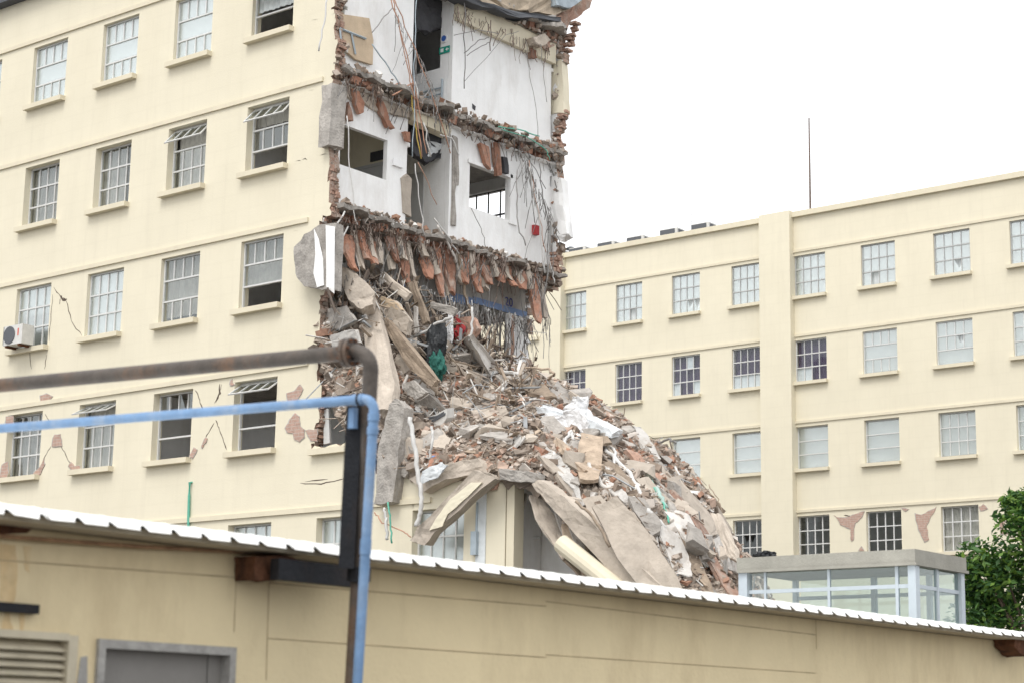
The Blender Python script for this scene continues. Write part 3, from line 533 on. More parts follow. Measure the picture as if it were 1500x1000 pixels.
fringe('hanging_wire', 500, 640, 420, 500, 90, 9, 'wire', lmax=90, lmin=25); fringe('hanging_rebar', 545, 745, 415, 470, 110, 10, 'rebar', lmax=120, lmin=25); fringe('hanging_wire', 575, 665, 5, 190, 40, 12, 'wire', lmax=70); fringe('hanging_wire', 755, 812, 200, 330, 40, 13, 'wire', lmax=90, lmin=20)
# cracks and fallen plaster on the facade
def crack(pts, V, w0=.02, name='crack', parent=bld, mt='crack'):
    ps = []
    for (a, b) in zip(pts[:-1], pts[1:]):
        for i in range(4): ps.append((a[0]+(b[0]-a[0])*i/4+random.uniform(-1, 1)*.9, a[1]+(b[1]-a[1])*i/4+random.uniform(-1, 1)*.9))
    ps.append(pts[-1]); w_ = [PV(x, y, V) for x, y in ps]; mb = MB(); n = len(w_); L_, R_ = [], []
    for i, p in enumerate(w_):
        d = (w_[min(i+1, n-1)]-w_[max(i-1, 0)]).normalized(); nn = Vector((-d.z, 0, d.x)); h = w0*random.uniform(.35, 1)*(1 if 0 < i < n-1 else .25)
        L_.append(p+nn*h); R_.append(p-nn*h)
    for i in range(n-1): mb.prism([L_[i], L_[i+1], R_[i+1], R_[i]], (0, .004, 0))
    return mb.build(name, M[mt], parent)
def patch(pts, V, parent=bld, name='exposed_brick', mt='brickpatch'):
    ps = []; m_ = len(pts)
    for k in range(m_):
        a, b = pts[k], pts[(k+1) % m_]; n = max(2, int(math.hypot(a[0]-b[0], a[1]-b[1])/4))
        for i in range(n): t = i/n; ps.append((a[0]+(b[0]-a[0])*t+random.uniform(-1, 1)*.8, a[1]+(b[1]-a[1])*t+random.uniform(-1, 1)*.8))
    cx, cy = sum(p[0] for p in ps)/len(ps), sum(p[1] for p in ps)/len(ps); rl = random.Random(int(cx*7+cy))
    lip = []
    for x, y in ps:
        l = math.hypot(x-cx, y-cy)+1e-6; g_ = rl.uniform(.3, 1.5); lip.append((x+(x-cx)/l*g_, y+(y-cy)/l*g_))
    o = MB().prism([PV(x, y, V-.016) for x, y in ps], (0, .02, 0)).build(name, M[mt], parent)
    MB().prism([PV(x, y, V-.009) for x, y in lip], (0, .012, 0)).build('plaster_lip', M['grimy'], parent); return o
VF = V1-.004
for c in ([(286, 570), (292, 585), (297, 600), (303, 610)], [(324, 562), (321, 575), (314, 590)], [(316, 615), (320, 625), (326, 642), (332, 658)], [(314, 618), (303, 638), (295, 652)], [(66, 605), (73, 618), (76, 625)], [(75, 652), (66, 668), (60, 682)], [(88, 648), (96, 666), (104, 682)], [(79, 420), (88, 435), (97, 440)], [(88, 438), (87, 446)], [(97, 440), (104, 470), (120, 492)], [(77, 432), (74, 470), (72, 500)], [(44, 515), (46, 540)], [(68, 520), (65, 540)], [(440, 707), (470, 708), (506, 700)], [(447, 705), (480, 701)]):
    crack(c, VF, .014)
for q in ([(78, 642), (80, 636), (88, 636), (91, 652), (76, 654)], [(58, 683), (64, 672), (65, 680), (60, 692), (50, 700), (44, 697)], [(100, 683), (104, 676), (108, 682), (116, 682), (118, 686), (106, 688)], [(8, 610), (20, 609), (19, 625), (10, 626)], [(3, 680), (11, 675), (12, 690), (10, 700), (0, 698)], [(419, 576), (430, 573), (440, 562), (444, 570), (436, 584), (428, 598), (422, 590)], [(432, 604), (438, 610), (440, 624), (446, 628), (445, 640), (438, 646), (430, 643), (428, 634), (420, 632), (417, 626)], [(447, 630), (465, 628), (464, 645), (455, 645)], [(58, 580), (68, 576), (76, 580), (70, 588), (60, 592)], [(295, 652), (301, 640), (304, 642), (296, 655)], [(277, 668), (284, 655), (288, 658), (282, 670)], [(336, 560), (340, 556), (343, 563), (338, 564)]):
    patch(q, VF)
crack([(321, 562), (322, 575), (316, 588)], VF-.002, .03); crack([(89, 434), (92, 440), (98, 438)], VF-.002, .04)
# ------------------------------------------------------------------ intact building (right)
V2 = 65.29; DZ = [10.471, 14.012, 17.498, 20.971]; DT = 22.588
UR = [(-50.167, -48.798), (-47.205, -45.821), (-44.292, -42.884), (-41.329, -39.92), (-38.357, -36.925), (-35.329, -33.842), (-32.21, -30.702), (-29.099, -27.6), (-26.0, -24.5)]
rb = thing('hospital_block', (-38, V2, 0), 'long cream four-storey block with rows of gridded windows behind the rubble', 'building')
rholes = [(r_, c_, a, b, DZ[r_]-1.83, DZ[r_]-.145) for r_ in range(4) for c_, (a, b) in enumerate(UR)]
rholes += [(-1, c_, a, b, 3.5-.2+1.6, 5.3+1.5) for c_, (a, b) in enumerate(UR) if c_ > 20]
wall_grid('facade_wall', M['facade'], rb, [-62, -22]+[x for q in UR for x in q], [0, DT]+[x for h in rholes for x in h[4:]], lambda u, z: not any(a < u < b and c < z < d for _, _, a, b, c, d in rholes), lambda a, b, d: (a, V2+d, b), .3)
PVR = V2-.32
pa, pb = PV(1112, 400, PVR).x, PV(1157, 400, PVR).x
for a, b in ((-62, -58.2), (-56.4, -50.33), (pb, -22)): pass
for z in DZ:
    for a, b in ((-50.3, pa+.02), (pb-.02, -22)): MB().box((a, V2-.05, z-.005), (b, V2+.01, z+.1)).build('string_course', M['facade_trim'], rb)
for a, b in ((-50.3, pa+.02), (pb-.02, -22)): MB().box((a, V2-.16, DT-.16), (b, V2+.35, DT+.06)).build('coping', M['facade_trim'], rb)
MB().box((pa, PVR, 0), (pb, V2+.2, DT+.1)).build('pilaster', M['facade'], rb)
lp = PV(821, 450, PVR).x
MB().box((-60, PVR, 0), (lp, V2+.2, DT+.02)).build('pilaster', M['facade'], rb)
a = PV(790, 497, PVR).x; MB().box((a-2.2, PVR-.15, PV(780, 495, PVR).z-.14), (a, PVR+.01, PV(780, 495, PVR).z)).build('window_sill', M['facade_trim'], rb)
MB().box((-62, V2+.305, DT-.9), (-22, V2+12, DT-.5)).build('roof_slab', M['roofing'], rb)
MB().box((-62, V2+11.7, 0), (-22, V2+12, DT-.9)).build('rear_wall', M['grey_in'], rb)
MB().box((-62, V2+4.2, 0), (-22, V2+4.3, DT-.9)).build('corridor_wall', M['grey_in'], rb)
for z in DZ[:3]: MB().box((-62, V2+.305, z+.15), (-22, V2+4.2, z+.45)).build('floor_slab', M['grey_in'], rb)
MB().box((-55, V2+7, DT-.5), (-50.5, V2+11, DT+1.7)).build('penthouse_wall', M['facade'], rb)
p = PV(836, 362, V2+6); mb = MB(); mb.tube([(p.x, V2+6, DT-.5), (p.x, V2+6, p.z)], .06); mb.tube([(p.x, V2+6, p.z-.12), (p.x, V2+6, p.z)], .3, 10, .12); mb.build('vent_cowl', M['ac_dark'], rb)
rs = {}
for c_ in range(9):
    rs[(3, c_)] = dict(cover=cv, mw=.012); rs[(2, c_)] = dict(cover=pu if c_ <= 4 else cv, mw=.014); rs[(1, c_)] = dict(cover=cv, nomull=(0, 1, 2)); rs[(0, c_)] = dict(cover=bl if c_ > 3 else cv, mw=.02)
rs[(3, 1)].update(empty={(2, 2)}); rs[(3, 2)].update(broken={(2, 2), (2, 3)}, cover_from=.0); rs[(3, 5)].update(empty={(2, 1)}); rs[(3, 6)].update(broken={(2, 2)}, nomull=()); rs[(3, 4)].update(cx0=.0)
rs[(2, 3)].update(cover_from=.34); rs[(2, 6)].update(broken={(1, 2)}, nomull=(2,)); rs[(2, 5)].update(nomull=(1,)); rs[(1, 6)].update(nomull=()); rs[(0, 3)].update(broken={(1, 1), (1, 2)}, cover=None); rs[(0, 4)].update(cover=None); rs[(0, 5)].update(cover=None)
for r_, c_, a, b, c, d in rholes:
    sd_ += 1; st = rs[(r_, c_)]; gm = M['glass_pale'] if st.get('cover') is cv else M['glass_dark']
    wn = window(rb, a, b, c, d, V2, st, sd_, M['grey_frame'] if r_ == 3 else M['white_frame'], gm, depth=.10 if r_ > 1 else .16)
    if r_ == 2 and c_ in (2, 3, 4):     # pale sheets behind single panes
        iw, ih = (b-a-.09)/4, (d-c-.09)/3
        for (ri, ci) in {2: ((0, 2), (2, 0), (2, 3)), 3: ((2, 0), (2, 1), (2, 2), (2, 3)), 4: ((2, 1), (2, 0))}[c_]:
            MB().box((a+.045+iw*ci+.01, V2+.125, d-.045-ih*(ri+1)), (a+.045+iw*(ci+1)-.01, V2+.13, d-.045-ih*ri-.02)).build('paper_sheet', M['curtain'], wn)
for q in ([(1222, 754), (1230, 758), (1244, 756), (1252, 752), (1265, 748), (1262, 758), (1252, 766), (1250, 790), (1246, 792), (1246, 775), (1232, 768)], [(1340, 752), (1350, 754), (1360, 748), (1372, 742), (1366, 752), (1358, 768), (1360, 790), (1354, 792), (1346, 775)], [(1434, 742), (1440, 738), (1447, 745), (1436, 747)], [(1464, 757), (1470, 752), (1472, 758), (1470, 772), (1473, 782), (1466, 780)], [(1320, 744), (1330, 745), (1326, 749)], [(1262, 800), (1266, 806), (1258, 806)]):
    patch(q, V2-.004, rb)
for c in ([(1470, 755), (1485, 750), (1492, 742)], [(1470, 778), (1482, 786), (1495, 788)], [(1470, 778), (1460, 786), (1455, 782)], [(1236, 754), (1250, 756)]): crack(c, V2-.004, .03, 'crack', rb)
# rooftop air conditioners and antennas
for k, (x, y) in enumerate(((817, 374), (850, 369), (892, 361), (935, 353), (984, 342), (1030, 334))):
    p = PV(x, y, V2+1.6); t = thing('rooftop_air_conditioner', (p.x, p.y, DT-.5), 'low white air conditioner with grey grille on the roof, %s from the tall pilaster' % ('sixth', 'fifth', 'fourth', 'third', 'second', 'first')[k], 'air conditioner', 'air conditioners along the flat roof')
    MB().box((p.x-.42, p.y-.3, DT-.5), (p.x+.48, p.y+.3, p.z+.14)).build('casing', M['ac_white'], t)
    MB().box((p.x-.40, p.y-.33, DT-.2), (p.x+.36, p.y-.302, p.z+.10)).build('grille', M['ac_dark'], t)
    MB().box((p.x+.484, p.y-.2, DT-.1), (p.x+.50, p.y+.2, p.z+.08)).build('side_grille', M['ac_dark'], t)
p = PV(1187, 306, V2+2); q = PV(1190, 172, V2+2); o = MB().tube([(p.x, V2+2, DT-.5), (p.x, V2+2, q.z)], .05, 6, .03).build('antenna_mast', M['rebar'])
tag(o, 'tall thin antenna mast standing on the roof of the intact block', 'antenna')
p = PV(1013, 342, V2+3); q = PV(1013, 295, V2+3); o = MB().tube([(p.x, V2+3, DT-.5), (p.x, V2+3, q.z)], .018, 5, .01).build('antenna_rod', M['wire'])
tag(o, 'short hair-thin aerial rod between rooftop air conditioners', 'antenna')
# air conditioner on a window sill of the damaged wing
p = PV(33, 490, V1-.3); t = thing('window_air_conditioner', (p.x, V1-.3, p.z), 'white air conditioner unit resting on a window sill of the damaged wing', 'air conditioner')
x0 = UL[1][0]+.22; zb_ = CZ[2]-WB-.004; x1 = x0+.82
MB().box((x0, V1-.5, zb_+.03), (x1, V1-.12, zb_+.56)).build('casing', M['ac_white'], t)
mb = MB(); mb.tube([(x0+.27, V1-.52, zb_+.3), (x0+.27, V1-.501, zb_+.3)], .24, 20); mb.build('fan_grille', M['ac_dark'], t)
MB().box((x0, V1-.505, zb_+.06), (x0+.02, V1-.5, zb_+.55)).build('trim', M['ac_dark'], t); MB().box((x0+.62, V1-.506, zb_+.25), (x0+.67, V1-.501, zb_+.45)).build('sticker', M['ac_red'], t)
for xx in (x0+.1, x0+.65): MB().box((xx, V1-.5, zb_-.03), (xx+.06, V1-.02, zb_+.03)).build('bracket', M['rust'], t)
# green hose hanging from the wall
p = PV(278, 706, V1-.05); o = MB().tube([PV(282, 706, V1+.02), PV(278, 706, V1-.06), PV(277, 725, V1-.05), PV(276, 760, V1-.05), PV(276, 790, V1-.05)], .035, 6).build('green_hose', M['wire_green']); tag(o, 'green plastic hose hanging from a hole in the cream wall above the white roof', 'hose')
# ------------------------------------------------------------------ rubble heap
CP = [(-31.0, 31.2, 10.6), (-30.5, 31.2, 9.4), (-30.8, 32.1, 11.7), (-30.8, 33.5, 11.9), (-30.8, 34.8, 11.4), (-30.8, 36, 11.1), (-30.6, 37.2, 10.7), (-30.5, 38.4, 10.6), (-30.5, 40, 9.8),
 (-28.95, 36, 10.3), (-27.68, 36, 9.9), (-26.65, 36, 9.2), (-25.26, 36, 8.4), (-24.12, 36, 7.55), (-23.3, 36, 6.6), (-22.9, 36, 5.2), (-22.2, 36, 3.2), (-20.5, 36, .6),
 (-29.3, 31, 7.9), (-28.1, 31, 7.4), (-27, 31, 7.25), (-26.2, 31, 7.2), (-25.4, 31, 7.1), (-24.5, 31, 6.85), (-23.4, 31, 5.7), (-22.5, 31, 5.0), (-21.2, 31, 4.2), (-20.2, 31, 2.8), (-19, 31, .6),
 (-29.5, 33.5, 9.9), (-28, 33.5, 9.1), (-26, 33.5, 8.3), (-24.5, 33.5, 7.6), (-23, 33.5, 6.6), (-22, 33.5, 5.7), (-21.3, 33.3, 4.8), (-20.7, 33, 3.3), (-19.5, 33, .8),
 (-30, 40, 9.3), (-27.5, 40, 7.6), (-25, 40, 5.6), (-22, 40, 2.2), (-30, 43, 4), (-26, 43, 3), (-21, 43, 0), (-22, 29, 2.4), (-20, 29, .8), (-24, 29, 3.0), (-17, 35, -.4), (-17, 29, -.4), (-17, 42, -.5)]
cp = np.array(CP)
def tps(d): return np.where(d > 0, d*d*np.log(d+1e-12), 0)
Dm = np.linalg.norm(cp[:, None, :2]-cp[None, :, :2], axis=2); nC = len(cp)
Am = np.zeros((nC+3, nC+3)); Am[:nC, :nC] = tps(Dm)+.05*np.eye(nC); Am[:nC, nC] = 1; Am[:nC, nC+1:] = cp[:, :2]; Am[nC, :nC] = 1; Am[nC+1:, :nC] = cp[:, :2].T
cw = np.linalg.solve(Am, np.r_[cp[:, 2], 0, 0, 0])
GU = np.linspace(-31.4, -16.5, 190); GV = np.linspace(28.5, 43, 185)
gu, gv = np.meshgrid(GU, GV, indexing='ij'); pts_ = np.c_[gu.ravel(), gv.ravel()]
HZ = (tps(np.linalg.norm(pts_[:, None]-cp[None, :, :2], axis=2))@cw[:nC]+cw[nC]+pts_@cw[nC+1:]).reshape(gu.shape)
for i in range(len(GU)):
    for j in range(len(GV)):
        q = Vector((GU[i], GV[j], 0)); HZ[i, j] += .30*mnoise.noise(q*.9)+.24*mnoise.noise(q*2.3)+.13*mnoise.noise(q*5.5)+.05*mnoise.noise(q*12)
def Hh(u, v):
    a = min(max((u-GU[0])/(GU[1]-GU[0]), 0), len(GU)-1.001); b = min(max((v-GV[0])/(GV[1]-GV[0]), 0), len(GV)-1.001); i, j = int(a), int(b); s, t = a-i, b-j
    return HZ[i, j]*(1-s)*(1-t)+HZ[i+1, j]*s*(1-t)+HZ[i, j+1]*(1-s)*t+HZ[i+1, j+1]*s*t
def inheap(u, v): return not (v < 31.05 and u < -21.6) and v > 28.6 and not (v < 31.75 and u < -31.12)
def hit(x, y, d0=34., d1=62.):
    """first point of the heap along the ray of a pixel"""
    q = ray(x, y); d = d0; prev = None
    while d < d1:
        p = CO+q*d
        if -31.3 < p.x < -16.6 and p.y < 42.9 and inheap(p.x, p.y) and p.z < Hh(p.x, p.y) and p.z > Hh(p.x, p.y)-1.2: return p
        d += .05
    return None
def hnorm(u, v): e = .25; return Vector((Hh(u-e, v)-Hh(u+e, v), Hh(u, v-e)-Hh(u, v+e), 2*e)).normalized()
mb = MB(); vi = {}
for i in range(len(GU)-1):
    for j in range(len(GV)-1):
        if not inheap(GU[i], GV[j]) or HZ[i, j] < -.3: continue
        f_ = []
        for (a, b) in ((i, j), (i+1, j), (i+1, j+1), (i, j+1)):
            if (a, b) not in vi: vi[(a, b)] = len(mb.v); mb.v.append((GU[a], GV[b], HZ[a, b]))
            f_.append(vi[(a, b)])
        mb.f.append(tuple(f_))
        if GV[j] >= 31.05 and not inheap(GU[i], GV[j-1]):      # torn front lip of the heap
            k = len(mb.v); mb.v += [(GU[i], GV[j]+.1, HZ[i, j]-.3), (GU[i+1], GV[j]+.1, HZ[i+1, j]-.3)]; mb.f.append((k, k+1, vi[(i+1, j)], vi[(i, j)]))
M['dust'] = mat('rubble_dust', (.29, .24, .195), 1, .4, 2.2, 1.0, 16, stain=(.38, .335, .29), stscale=1.6, stamt=.7)
heap = mb.build('rubble_heap', M['dust'], None, recalc=False); tag(heap, 'great heap of brick dust and broken masonry below the torn building end', 'rubble heap', None, 'stuff')
RUB = [(tuple(min(.7, q*1.17) for q in c_), w_) for c_, w_ in [((.29, .245, .205), 7), ((.225, .18, .145), 7), ((.35, .295, .25), 5), ((.325, .195, .14), 2), ((.28, .16, .11), 1.3), ((.45, .41, .37), 1.8), ((.60, .575, .54), .7), ((.14, .115, .095), 2.6), ((.37, .275, .22), 2.2)]]
M['rub'] = island_mat('mixed_rubble', RUB)
M['sticks'] = island_mat('mixed_sticks', [((.30, .24, .185), 4), ((.42, .36, .30), 3), ((.58, .56, .53), 1.8), ((.16, .13, .11), 2.4), ((.32, .33, .335), 1.5)])
# fine rubble too small to pick apart
rg = random.Random(11); mb = MB(); ms_ = MB()
n = 0
while n < 46000:
    u = rg.uniform(-31.1, -18.5); v = rg.uniform(30.9, 39.5)
    if not inheap(u, v): continue
    z = Hh(u, v)
    if z < 2.5: continue
    n += 1; s = .03+.085*rg.random()**2.4+(.08 if rg.random() < .04 else 0); a = rg.uniform(.5, 1.6); b = rg.uniform(.3, 1)
    mb.obox((u, v, z+s*.15*rg.random()), (s*a*1.5, s*1.3, s*b), (rg.gauss(0, .6), rg.gauss(0, .6), rg.uniform(0, 6.3)), .16)
o = mb.build('fine_rubble', M['rub'], None, recalc=False); tag(o, 'small broken brick and concrete crumbs covering the rubble heap', 'rubble', None, 'stuff')
n = 0
while n < 1200:
    u = rg.uniform(-31.1, -19); v = rg.uniform(31, 39)
    if not inheap(u, v) or Hh(u, v) < 3: continue
    if u > -28.5 and rg.random() < .45: continue
    n += 1; nn = hnorm(u, v); l = rg.uniform(.25, 1.1)*(1.3 if u < -29 else 1); d = Vector((rg.gauss(0, 1), rg.gauss(0, 1), rg.gauss(0, .7))); d = (d-nn*d.dot(nn)*.8).normalized(); p = Vector((u, v, Hh(u, v)+.05))
    ms_.tube([p-d*l*.5, p+Vector((0, 0, rg.uniform(-.05, .12))), p+d*l*.5], rg.uniform(.005, .02), 4)
o = ms_.build('splintered_sticks', M['sticks'], None, recalc=False); tag(o, 'tangled thin splinters, rods and wire ends strewn over the heap', 'debris', None, 'stuff')
LAND = [(hit(632, 540), 'below the black bag'), (hit(842, 630), 'around the silver wrapped panel'), (hit(632, 618), 'around the fallen light fixture'), (PV(800, 720, 31), 'above the leaning brown floor slab'), (hit(1020, 800), 'among the white boards of the right flank'), (hit(720, 560), 'below the doorway with window bars'), (hit(725, 645), 'around the bent grey window frame bar'), (hit(960, 690), 'on the skyline side of the steep right flank'), (Vector((-30.6, 31.4, 10.5)), 'inside the torn first floor corner')]
LAND = [q for q in LAND if q[0] is not None]
def near_label(lb, p):
    p = Vector(p); return lb.split(' on the rubble heap')[0].split(' lying')[0].split(' half')[0]+' '+min(LAND, key=lambda q: (q[0]-p).length)[1]
# choked first floor: tangle of splinters, battens and bent rods under the hanging ceiling
tg = MB(); n = 0
while n < 700:
    x = rg.uniform(478, 775); yt = np.interp(x, [478, 520, 600, 640, 700, 775], [430, 400, 425, 455, 490, 540]); y = yt+abs(rg.gauss(0, 55))
    p = hit(x, y)
    if p is None: p = PU(x, y, -30.7)
    p = p+Vector((rg.uniform(-.1, .35), rg.uniform(-.3, .1), rg.uniform(-.05, .25))); d = Vector((rg.gauss(.3, .6), rg.gauss(0, .7), rg.gauss(-.4, .8))).normalized(); l = .15+rg.random()**2*1.1; n += 1
    if p.y < 31.75 and p.x < -30.55: continue
    if rg.random() < .45: tg.obox(p, (l*.8, rg.uniform(.03, .12), rg.uniform(.012, .05)), d.to_track_quat('X', 'Z').to_matrix(), .06)
    else: tg.tube([p-d*l*.5, p+Vector((rg.gauss(0, .05), 0, rg.gauss(0, .06))), p+d*l*.5], rg.uniform(.005, .02), 4)
o = tg.build('tangled_wreckage', M['sticks'], None, recalc=False); tag(o, 'tangle of splinters, battens and bent rods choking the crushed first floor', 'debris', None, 'stuff')
# mortar and block crumbs clinging to the torn floor edges and wall ends
cr = MB()
for k in (2, 3, 4):
    for _ in range(480):
        v = rg.uniform(V1+.3, RV+.1); sg = rg.random(); s_ = .03+.13*rg.random()**2; zc = CZ[k]+(.44 if sg < .45 else rg.uniform(.0, .42)); e_ = S+(rg.uniform(-.3, .28) if sg < .45 else rg.uniform(-.12, .22))
        cr.obox((e_, v, zc), (s_*1.3, s_, s_*.8), (rg.uniform(-1, 1), rg.uniform(-1, 1), rg.uniform(0, 6)), .2)
for _ in range(230):
    z = rg.uniform(8.2, 21.4); s_ = .03+.11*rg.random()**2; cr.obox((edge_u(z)+rg.uniform(-.06, .07), V1+rg.uniform(.04, .34), z), (s_, s_, s_*.8), (rg.uniform(-1, 1), rg.uniform(-1, 1), rg.uniform(0, 6)), .2)
for _ in range(200):
    z = rg.uniform(13.9, 21.4); s_ = .03+.13*rg.random()**2; cr.obox((redge(z)+rg.uniform(-.06, .1), RV+rg.uniform(-.05, .3), z), (s_, s_, s_*.8), (rg.uniform(-1, 1), rg.uniform(-1, 1), rg.uniform(0, 6)), .2)
o = cr.build('torn_edge_crumbs', M['rub'], bld, recalc=False); tag(o, None, None, None, 'stuff')
# single pieces: counted individuals, shared meshes
KIND = dict(
 concrete_chunk=('concrete', 'rough grey concrete chunk lying on the rubble heap', 'concrete chunk', 'concrete chunks on the heap', [rock(16, .75, .55, .4) for _ in range(7)], 95),
 dusty_chunk=('concrete_beige', 'dusty beige masonry lump half buried in the rubble heap', 'masonry lump', 'masonry lumps on the heap', [rock(16, .7, .6, .38) for _ in range(6)], 80),
 clay_block_fragment=('terracotta', 'broken orange clay block fragment on the rubble heap', 'clay fragment', 'clay block fragments on the heap', [MB().obox((0, 0, 0), (.42, .24, .12), None, .2).mesh('clay', M['terracotta'], (0, 0, 0))[0] for _ in range(6)], 60),
 plaster_fragment=('dusty_plaster', 'white plaster fragment lying on the rubble heap', 'plaster fragment', 'plaster fragments on the heap', [MB().obox((0, 0, 0), (.45, .34, .05), None, .22).mesh('plaster', M['plaster'], (0, 0, 0))[0] for _ in range(6)], 60),
 broken_plank=('timber', 'dusty brown broken plank on the rubble heap', 'plank', 'broken planks on the heap', [MB().obox((0, 0, 0), (1.2, .12, .035), None, .05).mesh('plank', M['timber'], (0, 0, 0))[0] for _ in range(4)], 60),
 painted_batten=('whitewood', 'white painted batten lying on the rubble heap', 'batten', 'white battens on the heap', [MB().obox((0, 0, 0), (1.1, .07, .05), None, .05).mesh('batten', M['whitewood'], (0, 0, 0))[0] for _ in range(4)], 45))
for kn, (mt, lb, ct, gp, meshes, cnt) in KIND.items():
    for me in meshes:
        me.materials.clear(); me.materials.append(M[mt])
    n = 0
    while n < cnt:
        u = rg.uniform(-30.9, -19.8); v = rg.uniform(31.1, 36.6)
        if not inheap(u, v) or Hh(u, v) < 3.6: continue
        if kn in ('clay_block_fragment',) and u > -23: continue
        n += 1; nn = hnorm(u, v); s = (.36+.55*rg.random()**2)*(1 if kn not in ('concrete_chunk', 'dusty_chunk') else rg.uniform(.8, 1.35))
        q = nn.to_track_quat('Z', 'X').to_euler(); e = (nn.to_track_quat('Z', 'X') @ Euler((rg.gauss(0, .35), rg.gauss(0, .35), rg.uniform(0, 6.3))).to_quaternion()).to_euler()
        o = link(kn, rg.choice(meshes), None, Vector((u, v, Hh(u, v)))+nn*.05*s, e); o.scale = (s, s*rg.uniform(.7, 1.2), s*rg.uniform(.7, 1.3)); tag(o, near_label(lb, (u, v, Hh(u, v))), ct, gp)
